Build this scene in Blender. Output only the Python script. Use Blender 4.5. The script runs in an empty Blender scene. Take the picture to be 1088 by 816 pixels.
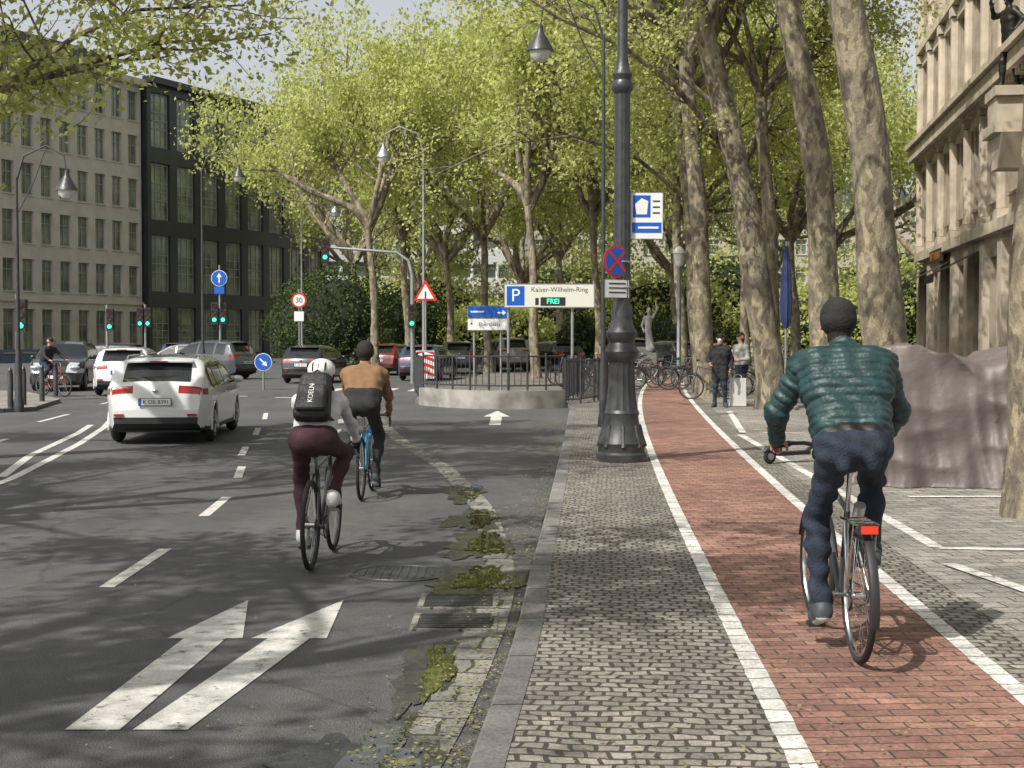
import bpy, math, random, time
import numpy as np
from mathutils import Vector, Matrix
from mathutils import noise as mno
T0=time.time()
sc=bpy.context.scene
V=Vector
rad=math.radians
def link(o,parent=None):
    sc.collection.objects.link(o)
    if parent is not None: o.parent=parent
    return o
def empty(name,loc=(0,0,0),rot=0,scale=1):
    o=bpy.data.objects.new(name,None); link(o); o.location=loc; o.rotation_euler=(0,0,rot)
    o.scale=(scale,)*3 if not hasattr(scale,'__len__') else scale
    o.empty_display_size=.2
    return o
# ---------------------------------------------------------------- materials
def newmat(name):
    m=bpy.data.materials.new(name); m.use_nodes=True
    nt=m.node_tree; b=nt.nodes['Principled BSDF']
    return m,nt,b
def N(nt,t,**kw):
    n=nt.nodes.new(t)
    for k,v in kw.items(): setattr(n,k,v)
    return n
def M(name,col,rough=.6,metal=0,var=0,vs=4,bump=0,bs=60,coat=0,emit=0,spec=.5,bd=.02):
    m,nt,b=newmat(name)
    b.inputs['Base Color'].default_value=(*col,1); b.inputs['Roughness'].default_value=rough
    b.inputs['Metallic'].default_value=metal; b.inputs['Coat Weight'].default_value=coat
    b.inputs['Specular IOR Level'].default_value=spec
    if emit:
        b.inputs['Emission Color'].default_value=(*col,1); b.inputs['Emission Strength'].default_value=emit
    tc=None
    if var or bump: tc=N(nt,'ShaderNodeTexCoord')
    if var:
        n=N(nt,'ShaderNodeTexNoise'); n.inputs['Scale'].default_value=vs; n.inputs['Detail'].default_value=5
        nt.links.new(tc.outputs['Object'],n.inputs['Vector'])
        r=N(nt,'ShaderNodeValToRGB'); r.color_ramp.elements[0].position=.3; r.color_ramp.elements[1].position=.7
        r.color_ramp.elements[0].color=(*[c*(1-var) for c in col],1); r.color_ramp.elements[1].color=(*[min(1,c*(1+var)) for c in col],1)
        nt.links.new(n.outputs['Fac'],r.inputs['Fac']); nt.links.new(r.outputs['Color'],b.inputs['Base Color'])
    if bump:
        n=N(nt,'ShaderNodeTexNoise'); n.inputs['Scale'].default_value=bs; n.inputs['Detail'].default_value=3
        nt.links.new(tc.outputs['Object'],n.inputs['Vector'])
        bu=N(nt,'ShaderNodeBump'); bu.inputs['Strength'].default_value=bump; bu.inputs['Distance'].default_value=bd
        nt.links.new(n.outputs['Fac'],bu.inputs['Height']); nt.links.new(bu.outputs['Normal'],b.inputs['Normal'])
    return m
def ramp(nt,src,stops):
    r=N(nt,'ShaderNodeValToRGB'); e=r.color_ramp.elements
    while len(e)<len(stops): e.new(.5)
    for i,(p,c) in enumerate(stops):
        e[i].position=p; e[i].color=(*c,1) if len(c)==3 else c
    nt.links.new(src,r.inputs['Fac']); return r
def mixc(nt,a,b,fac,mode='MIX'):
    m=N(nt,'ShaderNodeMix'); m.data_type='RGBA'; m.blend_type=mode
    for s,v in ((6,a),(7,b),(0,fac)):
        if hasattr(v,'is_linked') or hasattr(v,'links'): nt.links.new(v,m.inputs[s])
        elif isinstance(v,(int,float)): m.inputs[s].default_value=v
        else: m.inputs[s].default_value=(*v,1)
    return m.outputs[2]
def noise(nt,vec,scale,detail=5,rough=.55,dist=0):
    n=N(nt,'ShaderNodeTexNoise'); n.inputs['Scale'].default_value=scale; n.inputs['Detail'].default_value=detail
    n.inputs['Roughness'].default_value=rough; n.inputs['Distortion'].default_value=dist
    nt.links.new(vec,n.inputs['Vector']); return n
def asphalt(name='asphalt',k=1.,wet=False):
    m,nt,b=newmat(name); tc=N(nt,'ShaderNodeTexCoord'); v=tc.outputs['Object']
    big=noise(nt,v,.3,5,.65); fine=noise(nt,v,150,1,.6); mid=noise(nt,v,5,5,.7)
    mp=N(nt,'ShaderNodeMapping'); mp.inputs['Scale'].default_value=(1.4,.10,1); nt.links.new(v,mp.inputs['Vector']); tr=noise(nt,mp.outputs[0],1,3,.6)
    c1=ramp(nt,big.outputs['Fac'],[(.3,(.064*k,.065*k,.068*k)),(.5,(.084*k,.084*k,.086*k)),(.72,(.104*k,.103*k,.102*k))])
    c2=ramp(nt,fine.outputs['Fac'],[(.36,(.35,.35,.36)),(.52,(1,1,1)),(.68,(2.4,2.35,2.3))])
    c3=ramp(nt,mid.outputs['Fac'],[(.3,(.76,.76,.76)),(.7,(1.18,1.18,1.18))])
    c4=ramp(nt,tr.outputs['Fac'],[(.3,(.84,.84,.85)),(.7,(1.12,1.11,1.10))])
    o=mixc(nt,c1.outputs[0],c2.outputs[0],1.0,'MULTIPLY'); o=mixc(nt,o,c3.outputs[0],1.0,'MULTIPLY'); o=mixc(nt,o,c4.outputs[0],1.0,'MULTIPLY')
    if not wet:
        vo=N(nt,'ShaderNodeTexVoronoi',feature='DISTANCE_TO_EDGE'); vo.inputs['Scale'].default_value=.15
        wv=noise(nt,v,1.3,4); vv=mixc(nt,v,wv.outputs['Color'],.35,'ADD'); nt.links.new(vv,vo.inputs['Vector'])
        cr=ramp(nt,vo.outputs['Distance'],[(.0,(.5,.5,.5)),(.0022,(0,0,0))])
        o=mixc(nt,o,(.03,.03,.031),cr.outputs[0])
    nt.links.new(o,b.inputs['Base Color'])
    rr=ramp(nt,mid.outputs['Fac'],[(.3,(.66,)*3),(.7,(.85,)*3)] if not wet else [(.42,(.06,)*3),(.6,(.4,)*3)]); nt.links.new(rr.outputs[0],b.inputs['Roughness'])
    bu=N(nt,'ShaderNodeBump'); bu.inputs['Strength'].default_value=.55 if not wet else .1; bu.inputs['Distance'].default_value=.006
    nt.links.new(fine.outputs['Fac'],bu.inputs['Height']); nt.links.new(bu.outputs['Normal'],b.inputs['Normal'])
    return m
def bricks(name,c1,c2,mortar,bw,bh,ms,rot=0,wob=.02,dirt=.3,offset=.5,bump=.6,big=.5):
    m,nt,b=newmat(name); tc=N(nt,'ShaderNodeTexCoord')
    mp=N(nt,'ShaderNodeMapping'); mp.inputs['Rotation'].default_value=(0,0,rot); nt.links.new(tc.outputs['Object'],mp.inputs['Vector'])
    wn=noise(nt,mp.outputs[0],3.5,2); ad=N(nt,'ShaderNodeMix'); ad.data_type='RGBA'; ad.blend_type='LINEAR_LIGHT'; ad.inputs[0].default_value=wob
    nt.links.new(mp.outputs[0],ad.inputs[6]); nt.links.new(wn.outputs['Color'],ad.inputs[7])
    br=N(nt,'ShaderNodeTexBrick'); br.offset=offset; nt.links.new(ad.outputs[2],br.inputs['Vector'])
    br.inputs['Scale'].default_value=1; br.inputs['Brick Width'].default_value=bw; br.inputs['Row Height'].default_value=bh
    br.inputs['Mortar Size'].default_value=ms; br.inputs['Mortar Smooth'].default_value=.4; br.inputs['Bias'].default_value=0
    br.inputs['Color1'].default_value=(*c1,1); br.inputs['Color2'].default_value=(*c2,1); br.inputs['Mortar'].default_value=(*mortar,1)
    n1=noise(nt,tc.outputs['Object'],big,5,.6); r1=ramp(nt,n1.outputs['Fac'],[(.3,(1-dirt,)*3),(.7,(1+dirt*.7,)*3)])
    n2=noise(nt,tc.outputs['Object'],45,3,.7); r2=ramp(nt,n2.outputs['Fac'],[(.3,(.62,)*3),(.7,(1.38,)*3)])
    o=mixc(nt,br.outputs['Color'],r1.outputs[0],1.0,'MULTIPLY'); o=mixc(nt,o,r2.outputs[0],1.0,'MULTIPLY')
    n3=noise(nt,tc.outputs['Object'],5,4,.7); r3=ramp(nt,n3.outputs['Fac'],[(.35,(.74,)*3),(.65,(1.18,)*3)]); o=mixc(nt,o,r3.outputs[0],1.0,'MULTIPLY')
    nt.links.new(o,b.inputs['Base Color']); b.inputs['Roughness'].default_value=.8
    bu=N(nt,'ShaderNodeBump'); bu.inputs['Strength'].default_value=bump; bu.inputs['Distance'].default_value=.012; bu.invert=True
    nt.links.new(br.outputs['Fac'],bu.inputs['Height']); nt.links.new(bu.outputs['Normal'],b.inputs['Normal'])
    return m
def paint_mat():
    m,nt,b=newmat('road_paint'); tc=N(nt,'ShaderNodeTexCoord'); v=tc.outputs['Object']
    n=noise(nt,v,9,6,.72); r=ramp(nt,n.outputs['Fac'],[(.34,(.12,.12,.12)),(.43,(.54,.53,.50)),(.7,(.74,.73,.70))])
    f=noise(nt,v,120,2); r2=ramp(nt,f.outputs['Fac'],[(.3,(.7,)*3),(.6,(1,)*3)])
    nt.links.new(mixc(nt,r.outputs[0],r2.outputs[0],1.0,'MULTIPLY'),b.inputs['Base Color']); b.inputs['Roughness'].default_value=.7
    return m
def bark():
    m,nt,b=newmat('plane_bark'); tc=N(nt,'ShaderNodeTexCoord'); mp=N(nt,'ShaderNodeMapping'); mp.inputs['Scale'].default_value=(1,1,.5)
    nt.links.new(tc.outputs['Object'],mp.inputs['Vector']); v=mp.outputs[0]
    n=noise(nt,v,3.2,5,.6,.6); r=ramp(nt,n.outputs['Fac'],[(.33,(.085,.071,.054)),(.43,(.145,.122,.09)),(.47,(.20,.173,.123)),(.54,(.27,.235,.17)),(.60,(.18,.16,.108)),(.68,(.125,.108,.084))])
    vo=N(nt,'ShaderNodeTexVoronoi'); vo.inputs['Scale'].default_value=7; wv=noise(nt,v,5,2); nt.links.new(mixc(nt,v,wv.outputs['Color'],.3,'ADD'),vo.inputs['Vector'])
    sp=N(nt,'ShaderNodeSeparateColor'); nt.links.new(vo.outputs['Color'],sp.inputs[0])
    r2=ramp(nt,sp.outputs[0],[(.2,(.62,.60,.57)),(.5,(.95,.95,.95)),(.9,(1.32,1.30,1.18))])
    o=mixc(nt,r.outputs[0],r2.outputs[0],1.0,'MULTIPLY'); nt.links.new(o,b.inputs['Base Color']); b.inputs['Roughness'].default_value=.85
    n3=noise(nt,v,14,5,.7); bu=N(nt,'ShaderNodeBump'); bu.inputs['Strength'].default_value=.9; bu.inputs['Distance'].default_value=.04
    nt.links.new(n3.outputs['Fac'],bu.inputs['Height']); nt.links.new(bu.outputs['Normal'],b.inputs['Normal'])
    return m
def leafmat(name,ca,cb,tr,mixf=.45):
    m=bpy.data.materials.new(name); m.use_nodes=True; nt=m.node_tree; nt.nodes.clear()
    out=N(nt,'ShaderNodeOutputMaterial'); at=N(nt,'ShaderNodeAttribute'); at.attribute_name='rnd'
    r=ramp(nt,at.outputs['Fac'],[(0,ca),(1,cb)])
    d=N(nt,'ShaderNodeBsdfDiffuse'); nt.links.new(r.outputs[0],d.inputs[0])
    t=N(nt,'ShaderNodeBsdfTranslucent'); nt.links.new(mixc(nt,r.outputs[0],tr,1.0,'MULTIPLY'),t.inputs[0])
    ms=N(nt,'ShaderNodeMixShader'); ms.inputs[0].default_value=mixf; nt.links.new(d.outputs[0],ms.inputs[1]); nt.links.new(t.outputs[0],ms.inputs[2])
    nt.links.new(ms.outputs[0],out.inputs[0]); return m
A=asphalt(); PAINT=paint_mat(); BARK=bark(); WETA=asphalt('wet_asphalt',.4,True)
SETT=bricks('sett_paving',(.17,.157,.138),(.295,.27,.235),(.05,.045,.037),.105,.088,.012,rad(4),.06,.35)
SLAB=bricks('slab_paving',(.21,.197,.178),(.30,.28,.25),(.065,.058,.05),.26,.17,.008,rad(-6),.02,.35)
RED=bricks('red_brick_paving',(.205,.105,.082),(.335,.185,.142),(.075,.055,.045),.21,.105,.007,rad(-3.5),.012,.32,.5,.6)
WSTONE=bricks('white_stone_line',(.52,.51,.48),(.72,.71,.67),(.12,.115,.10),.2,5,.009,rad(86),.03,.3)
GUT=bricks('gutter_stone',(.17,.165,.15),(.26,.25,.225),(.05,.055,.035),.3,.3,.014,rad(5),.04,.4)
KERB=bricks('kerb_stone',(.13,.125,.12),(.20,.192,.18),(.035,.035,.032),1.0,5,.012,rad(86),.01,.35)
GROUND=M('ground_soil',(.16,.15,.12),.95,var=.35,vs=.6,bump=.4,bs=20)
LEAF=leafmat('leaf_spring',(.34,.38,.13),(.58,.60,.27),(1.2,1.22,.8),.5)
LEAFD=leafmat('leaf_dark',(.035,.055,.025),(.10,.13,.05),(1,1.1,.6),.3)
LITTER=leafmat('leaf_litter_mat',(.14,.12,.055),(.32,.29,.14),(1,1,.6),.1)
MOSS=leafmat('moss_mat',(.05,.06,.02),(.13,.14,.05),(1,1,.6),.1)
IRON=M('cast_iron_paint',(.040,.042,.045),.42,var=.3,vs=9,bump=.2,bs=40,coat=.15)
STEEL=M('galvanised_steel',(.34,.35,.36),.45,metal=.7,var=.12)
CHROME=M('chrome',(.6,.6,.6),.2,metal=1)
BLACKP=M('black_plastic',(.022,.022,.024),.5,bump=.05)
RUB=M('rubber',(.018,.018,.018),.8,bump=.1,bs=200)
BLUE=M('sign_blue',(.01,.10,.45),.4); WHITE=M('sign_white',(.74,.75,.74),.4,var=.05); REDM=M('sign_red',(.6,.025,.02),.4)
CONC=M('concrete',(.25,.238,.215),.85,var=.42,vs=2.2,bump=.3,bs=30)
GLASSD=M('car_glass',(.012,.014,.016),.05,spec=.8,coat=.5)
WINB=M('window_glass',(.10,.125,.10),.08,spec=1,var=.55,vs=.35)  # patchy green base colour paints in reflected greenery
TAIL=M('tail_light',(.30,.012,.01),.15,coat=1); HEADL=M('head_light',(.55,.57,.6),.1,metal=.3,coat=1)
AMBER=M('amber',(.7,.22,.02),.3)
SKIN=M('skin',(.46,.26,.18),.5,var=.08,vs=25)
GREENL=M('signal_green',(.05,.9,.45),.3,emit=2.0); REDLO=M('signal_red_off',(.06,.006,.006),.3); AMBO=M('signal_amber_off',(.07,.035,.01),.3)
# ---------------------------------------------------------------- mesh builder
class MB:
    def __init__(s): s.v=[];s.f=[];s.m=[];s.mats=[];s.X=None
    def mi(s,m):
        if m not in s.mats: s.mats.append(m)
        return s.mats.index(m)
    def add(s,vs,fs,mat):
        o=len(s.v)
        if s.X is not None: vs=[tuple(s.X@V(v)) for v in vs]
        s.v.extend(vs); k=s.mi(mat)
        for f in fs: s.f.append(tuple(i+o for i in f)); s.m.append(k)
    def box(s,c,d,mat,rz=0,top=1,rx=0):
        hx,hy,hz=d[0]/2,d[1]/2,d[2]/2; vs=[]
        for z in(-1,1):
            t=top if z>0 else 1
            for x,y in((-1,-1),(1,-1),(1,1),(-1,1)): vs.append((x*hx*t,y*hy*t,z*hz))
        m=Matrix.Translation(c)@Matrix.Rotation(rz,4,'Z')@Matrix.Rotation(rx,4,'X')
        s.add([tuple(m@V(v)) for v in vs],[(3,2,1,0),(4,5,6,7),(0,1,5,4),(1,2,6,5),(2,3,7,6),(3,0,4,7)],mat)
    def rings(s,cs,us,ws,rs,mat,n,caps=True,closed=False,sq=1):
        vs=[];K=len(cs)
        for c,u,w,r in zip(cs,us,ws,rs):
            for i in range(n):
                a=2*math.pi*i/n; vs.append(tuple(c+u*(math.cos(a)*r)+w*(math.sin(a)*r*sq)))
        fs=[]
        for k in range(K if closed else K-1):
            k2=(k+1)%K
            for i in range(n): fs.append((k*n+i,k*n+(i+1)%n,k2*n+(i+1)%n,k2*n+i))
        if caps and not closed: fs.append(tuple(range(n))[::-1]); fs.append(tuple((K-1)*n+i for i in range(n)))
        s.add(vs,fs,mat)
    def tube(s,pts,rs,mat,n=8,caps=True):
        pts=[V(p) for p in pts]
        if not hasattr(rs,'__len__'): rs=[rs]*len(pts)
        us=[];ws=[];u=None
        for i in range(len(pts)):
            d=(pts[min(i+1,len(pts)-1)]-pts[max(i-1,0)])
            if d.length<1e-9: d=V((0,0,1))
            d.normalize()
            if u is None: u=d.orthogonal().normalized()
            u=(u-d*u.dot(d)); u=u.normalized() if u.length>1e-6 else d.orthogonal().normalized()
            us.append(u.copy()); ws.append(d.cross(u))
        s.rings(pts,us,ws,rs,mat,n,caps)
    def cyl(s,a,b,r,mat,n=12,r2=None): s.tube([a,b],[r,r if r2 is None else r2],mat,n)
    def lathe(s,prof,mat,c=(0,0,0),n=24,flute=0):
        vs=[];K=len(prof)
        for r,z in prof:
            for i in range(n):
                a=2*math.pi*i/n; rr=r*(1-flute*(i%2)); vs.append((c[0]+rr*math.cos(a),c[1]+rr*math.sin(a),c[2]+z))
        fs=[(k*n+i,k*n+(i+1)%n,(k+1)*n+(i+1)%n,(k+1)*n+i) for k in range(K-1) for i in range(n)]
        fs.append(tuple(range(n))[::-1]); fs.append(tuple((K-1)*n+i for i in range(n)))
        s.add(vs,fs,mat)
    def ell(s,c,r,mat,n=14,h=9,rz=0,rx=0):
        m=Matrix.Translation(c)@Matrix.Rotation(rz,4,'Z')@Matrix.Rotation(rx,4,'X'); vs=[]
        for k in range(1,h):
            p=math.pi*k/h
            for i in range(n):
                a=2*math.pi*i/n; vs.append(tuple(m@V((r[0]*math.sin(p)*math.cos(a),r[1]*math.sin(p)*math.sin(a),r[2]*math.cos(p)))))
        vs.append(tuple(m@V((0,0,r[2])))); vs.append(tuple(m@V((0,0,-r[2]))))
        fs=[((k+1)*n+i,(k+1)*n+(i+1)%n,k*n+(i+1)%n,k*n+i) for k in range(h-2) for i in range(n)]
        t=len(vs)-2
        for i in range(n): fs.append((i,(i+1)%n,t)); fs.append(((h-2)*n+(i+1)%n,(h-2)*n+i,t+1))
        s.add(vs,fs,mat)
    def torus(s,c,Rr,r,mat,axis='X',n=40,m=8,a0=0,a1=None,sq=1):
        full=a1 is None; a1=2*math.pi if full else a1; K=n if full else n+1; cs=[];us=[];ws=[]
        c=V(c)
        for i in range(K):
            a=a0+(a1-a0)*i/n
            if axis=='X': d=V((0,math.cos(a),math.sin(a))); w=V((1,0,0))
            elif axis=='Y': d=V((math.cos(a),0,math.sin(a))); w=V((0,1,0))
            else: d=V((math.cos(a),math.sin(a),0)); w=V((0,0,1))
            cs.append(c+d*Rr); us.append(d); ws.append(w)
        s.rings(cs,us,ws,[r]*K,mat,m,not full,full,sq)
    def prism(s,pts,y0,y1,mat):
        n=len(pts); vs=[(x,y0,z) for x,z in pts]+[(x,y1,z) for x,z in pts]
        s.add(vs,[tuple(range(n)),tuple(range(2*n-1,n-1,-1))]+[(i,i+n,(i+1)%n+n,(i+1)%n) for i in range(n)],mat)
    def mesh(s,name,sharp=40):
        me=bpy.data.meshes.new(name); me.from_pydata(s.v,[],s.f)
        for m in s.mats: me.materials.append(m)
        me.polygons.foreach_set('material_index',s.m)
        if sharp:
            me.polygons.foreach_set('use_smooth',[True]*len(s.f)); me.set_sharp_from_angle(angle=rad(sharp))
        me.update(); return me
    def obj(s,name,parent=None,sharp=40,bevel=0,loc=None,seg=2):
        o=bpy.data.objects.new(name,s.mesh(name,sharp)); link(o,parent)
        if loc: o.location=loc
        if bevel:
            b=o.modifiers.new('bev','BEVEL'); b.width=bevel; b.segments=seg; b.limit_method='ANGLE'; b.angle_limit=rad(40)
        return o
def text(s,size,loc,mat,parent,rz=0,name='lettering',align='CENTER'):
    c=bpy.data.curves.new(name,'FONT'); c.body=s; c.size=size; c.align_x=align; c.align_y='CENTER'; c.extrude=.001
    c.materials.append(mat); o=bpy.data.objects.new(name,c); link(o,parent); o.location=loc; o.rotation_euler=(rad(90),0,rz); return o
# ---------------------------------------------------------------- ground surfaces
def sheet(name,quads,z,mat):
    mb=MB()
    for q in quads: mb.add([(p[0],p[1],z) for p in q],[tuple(range(len(q)))],mat)
    return mb.obj(name,None,0)
def strip(name,L,Rr,z,mat):
    mb=MB(); vs=[(x,y,z) for x,y in L]+[(x,y,z) for x,y in Rr]; n=len(L)
    mb.add(vs,[(i,n+i,n+i+1,i+1) for i in range(n-1)],mat); return mb.obj(name,None,0)
sheet('ground',[[(-700,-300),(700,-300),(700,1400),(-700,1400)]],-.13,GROUND)
sheet('road',[[(-60,-60),(3,-60),(3,60),(-60,60)],[(-60,60),(3,60),(-6,400),(-80,400)]],-.10,A)
KL=[(-1.95,-25),(-.55,0),(-.193,5.61),(-.123,6.39),(-.03,7.51),(.05,8.8),(.11,10.2),(.26,12.7),(.49,16.9),(.93,25.2),(1.42,35),(1.47,36)]
def smooth(P,n=80):
    P=np.array(P,float); y=np.linspace(P[0,1],P[-1,1],n); x=np.interp(y,P[:,1],P[:,0])
    for _ in range(3): x[1:-1]=(x[:-2]+2*x[1:-1]+x[2:])/4
    return list(zip(x,y))
kl=smooth(KL,120)
mb=MB(); n=len(kl)
vs=[(x+.15,y,0) for x,y in kl]+[(26,y,0) for x,y in kl]
mb.add(vs,[(i,n+i,n+i+1,i+1) for i in range(n-1)],SETT)
mb.add([(1.62,36,0),(26,36,0),(60,160,0),(4,160,0),(-1.5,60,0),(-2.9,50,0),(-2.6,38.2,0)],[(0,1,2,3,4,5,6)],SETT)
mb.obj('sidewalk',None,0)
mb=MB(); vs=[]
for x,y in kl: vs+= [(x,y,-.105),(x+.01,y,-.01),(x+.025,y,.004),(x+.16,y,.004)]
mb.add(vs,[(4*i+k,4*i+k+1,4*i+k+5,4*i+k+4) for i in range(n-1) for k in range(3)],KERB)
e=[(1.47,36),(-2.6,38.2),(-3.0,50),(-1.6,60),(4,160)]
for a,b in zip(e[:-1],e[1:]):
    mb.add([(a[0],a[1],-.105),(b[0],b[1],-.105),(b[0],b[1],.004),(a[0],a[1],.004)],[(0,1,2,3)],KERB)
    mb.add([(a[0],a[1],.004),(b[0],b[1],.004),(b[0]+.16,b[1]+.02,.004),(a[0]+.16,a[1]+.02,.004)],[(0,1,2,3)],KERB)
mb.obj('kerb',None,0)
BL=[(.45,-10),(.98,2.5),(1.155,5.61),(1.50,11.57),(2.12,21.96),(3.2,35.7),(4.44,47.6),(6.3,62)]
BR=[(1.85,-10),(2.19,2.5),(2.40,6.52),(2.64,10),(2.88,14.1),(3.70,25.2),(5.1,41.4),(5.85,48.5),(7.6,62)]
ys=np.linspace(-10,62,140)
def curve(P):
    P=np.array(P); c=np.polyfit(P[:,1],P[:,0],4); return lambda y: float(np.polyval(c,y))
bl=curve(BL); brr=curve(BR)
strip('bike_path',[(bl(y),y) for y in ys],[(brr(y),y) for y in ys],.004,RED)
mb=MB()
for f,s in((bl,0),(brr,1)):
    yy=np.linspace(-10,62,700)
    Lp=[(f(y)-.055+.008*mno.noise(V((y*6,s,0))),y) for y in yy]; Rp=[(f(y)+.055+.008*mno.noise(V((y*6,s,9))),y) for y in yy]; n=len(Lp)
    mb.add([(x,y,.008) for x,y in Lp]+[(x,y,.008) for x,y in Rp],[(i,n+i,n+i+1,i+1) for i in range(n-1)],WSTONE)
mb.obj('bike_path_edge_lines',None,0)
strip('footway_paving',[(brr(y)+.35,y) for y in ys],[(12,y) for y in ys],.004,SLAB)
def seg(mb,a,b,w,z,mat):
    a=V((a[0],a[1],0));b=V((b[0],b[1],0)); d=(b-a).normalized(); p=V((-d.y,d.x,0))*w/2
    mb.add([tuple(q+V((0,0,z))) for q in(a-p,b-p,b+p,a+p)],[(0,1,2,3)],mat)
mb=MB()
for k,(a,b) in enumerate((((3.95,24.6),(3.42,11.4)),((3.42,11.35),(4.5,11.2)),((4.2,15.0),(6.0,15.0)),((3.25,10.55),(3.45,9.3)),((3.45,9.3),(4.1,9.2)),((4.4,24.9),(6,24.7)),((4.9,32),(4.05,24.9)))):
    seg(mb,a,b,.12,.009+.002*k,WSTONE)
mb.obj('parking_bay_lines',None,0)
G=[(-.50,5.0),(-.33,5.94),(-.18,7.6),(-.06,9.3),(-.02,10.6),(-.08,12.2),(-.24,14.9),(-.85,19.4),(-1.83,24.3),(-2.5,28.5),(-2.88,31.3)]
g=smooth(G,60)
strip('gutter',[(x-.18,y) for x,y in g],[(x+.06,y) for x,y in g],-.094,GUT)
mb=MB(); z=-.095
def dash(x0,y0,x1,y1,w=.11): seg(mb,(x0,y0),(x1,y1),w,z,PAINT)
dash(-2.91,10.15,-2.94,12.0);dash(-3.09,14.2,-3.2,15.9);dash(-3.5,18.1,-3.75,19.7);dash(-4.1,21.5,-4.35,23.2)
dash(-4.7,26,-5.0,28);dash(-5.4,31,-5.8,33.5);dash(-2.9,23,-3.0,24.2,.2);dash(-3.3,26,-3.4,27.5,.2);dash(-3.6,29.5,-3.7,31,.2);dash(-3.9,33,-4,35,.2)
dash(-2.9,-4,-2.9,-1);dash(-2.9,2,-2.9,5)
hl=[(-6.2,16.2),(-6.35,18),(-6.75,20.6),(-7.3,24),(-8.1,28.2),(-9.2,33)]
for a,b in zip(hl[:-1],hl[1:]): dash(*a,*b,.13)
hl=[(-6.55,18.2),(-7.3,21.5),(-8.1,26.5),(-8.6,29)]
for a,b in zip(hl[:-1],hl[1:]): dash(*a,*b,.13)
dash(-8.6,22.6,-8.9,25);dash(-10,30,-10.3,33);dash(-11,38,-11.2,41);dash(-7,42,-3.6,42,.3);dash(-12,43,-8,43,.3)
for k in range(5): dash(-6+k*.9,47,-5.9+k*.9,49.5,.35)
def arrow(P0,P1,P2,w,hw):
    a=V((*P0,0));b=V((*P1,0));c=V((*P2,0))
    mb.add([(a.x-w,a.y,z),(a.x+w,a.y,z),(b.x+w,b.y-.03,z),(b.x-w,b.y-.03,z)],[(0,1,2,3)],PAINT)
    mb.add([(b.x-hw,b.y-.03,z),(b.x+hw,b.y-.03,z),(c.x,c.y,z)],[(0,1,2)],PAINT)
arrow((-1.92,6.45),(-1.83,8.45),(-1.80,9.65),.125,.225)
arrow((-1.61,6.45),(-1.33,8.45),(-1.15,9.65),.125,.225)
arrow((-.35,29),(-.35,32),(-.35,34.5),.12,.3)
mb.obj('road_markings',None,0)
mb=MB(); mb.lathe([(.38,0),(.38,.010),(.35,.011),(.345,.004),(.33,.004),(.325,.011),(.01,.012)],IRON,(-.86,10.75,-.1),40)
for i in range(-4,5):
    L=math.sqrt(.3**2-(i*.065)**2); mb.box((-.86+i*.065,10.75,-.0865),(.022,2*L,.006),IRON)
mb.obj('manhole_cover')
for dy in(8.9,9.6):
    mb=MB(); x0=-.36
    mb.box((x0,dy,-.097),(.54,.52,.018),GUT)
    mb.box((x0,dy,-.0865),(.46,.44,.003),BLACKP)
    for i in range(9): mb.box((x0,dy-.2+i*.05,-.083),(.44,.022,.008),IRON)
    mb.obj('storm_drain')
m,nt,b=newmat('puddle_water'); tc=N(nt,'ShaderNodeTexCoord'); nn=noise(nt,tc.outputs['Object'],9,6,.75,.5)
rr=ramp(nt,nn.outputs['Fac'],[(.50,(.02,.021,.015)),(.60,(.10,.11,.03)),(.68,(.20,.21,.06))]); nt.links.new(rr.outputs[0],b.inputs['Base Color'])
rr=ramp(nt,nn.outputs['Fac'],[(.56,(.015,)*3),(.68,(.5,)*3)]); nt.links.new(rr.outputs[0],b.inputs['Roughness']); b.inputs['Specular IOR Level'].default_value=.9
PUD=m
rg=random.Random(3)
def blob(name,cx,cy,rx,ry,z_,mat):
    mb=MB(); n=60; vs=[]; ph=rg.random()*6
    for i in range(n):
        a=2*math.pi*i/n; q=1+.22*math.sin(3*a+ph)+.13*math.sin(7*a+2*ph)+.09*math.sin(13*a+ph)+.05*math.sin(23*a)
        vs.append((cx+rx*q*math.cos(a),cy+ry*q*math.sin(a),z_))
    mb.add(vs,[tuple(range(n))],mat); mb.obj(name,None,0)
for i,(cx,cy,rx,ry) in enumerate(((-.22,10.5,.19,.50),(-.22,12.3,.15,.6),(-.30,14.0,.14,.6),(-.48,16.4,.12,.7),(-.40,7.6,.08,.55),(-.56,5.95,.17,.45))):
    blob('wet_patch',cx-.08,cy-.1,rx*1.8,ry*1.25,-.0905-.0004*i,WETA); blob('puddle',cx,cy,rx,ry,-.0865,PUD)
rng=np.random.default_rng(5)
def leafmesh(name,C,size,mat,flat=False):
    n=len(C); nrm=rng.normal(size=(n,3)); 
    nrm=nrm*.15+np.array([0,0,1.]) if flat else nrm+np.array([-.25,-.35,.4])
    nrm/=np.linalg.norm(nrm,axis=1)[:,None]
    t=rng.normal(size=(n,3)); u=np.cross(nrm,t); u/=np.linalg.norm(u,axis=1)[:,None]; w=np.cross(nrm,u)
    s=(size*rng.uniform(.6,1.25,n))[:,None]
    P=np.stack([C-u*s*.5,C+w*s*.38-u*s*.05+nrm*s*.08,C+u*s*.55,C-w*s*.38-u*s*.05+nrm*s*.08],1).reshape(-1,3)
    me=bpy.data.meshes.new(name); me.vertices.add(4*n); me.vertices.foreach_set('co',P.ravel().astype(np.float32))
    me.loops.add(4*n); me.loops.foreach_set('vertex_index',np.arange(4*n,dtype=np.int32))
    me.polygons.add(n); me.polygons.foreach_set('loop_start',np.arange(0,4*n,4,dtype=np.int32))
    me.update(calc_edges=True); a=me.attributes.new('rnd','FLOAT','FACE'); a.data.foreach_set('value',rng.random(n).astype(np.float32))
    me.materials.append(mat); return me
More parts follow.
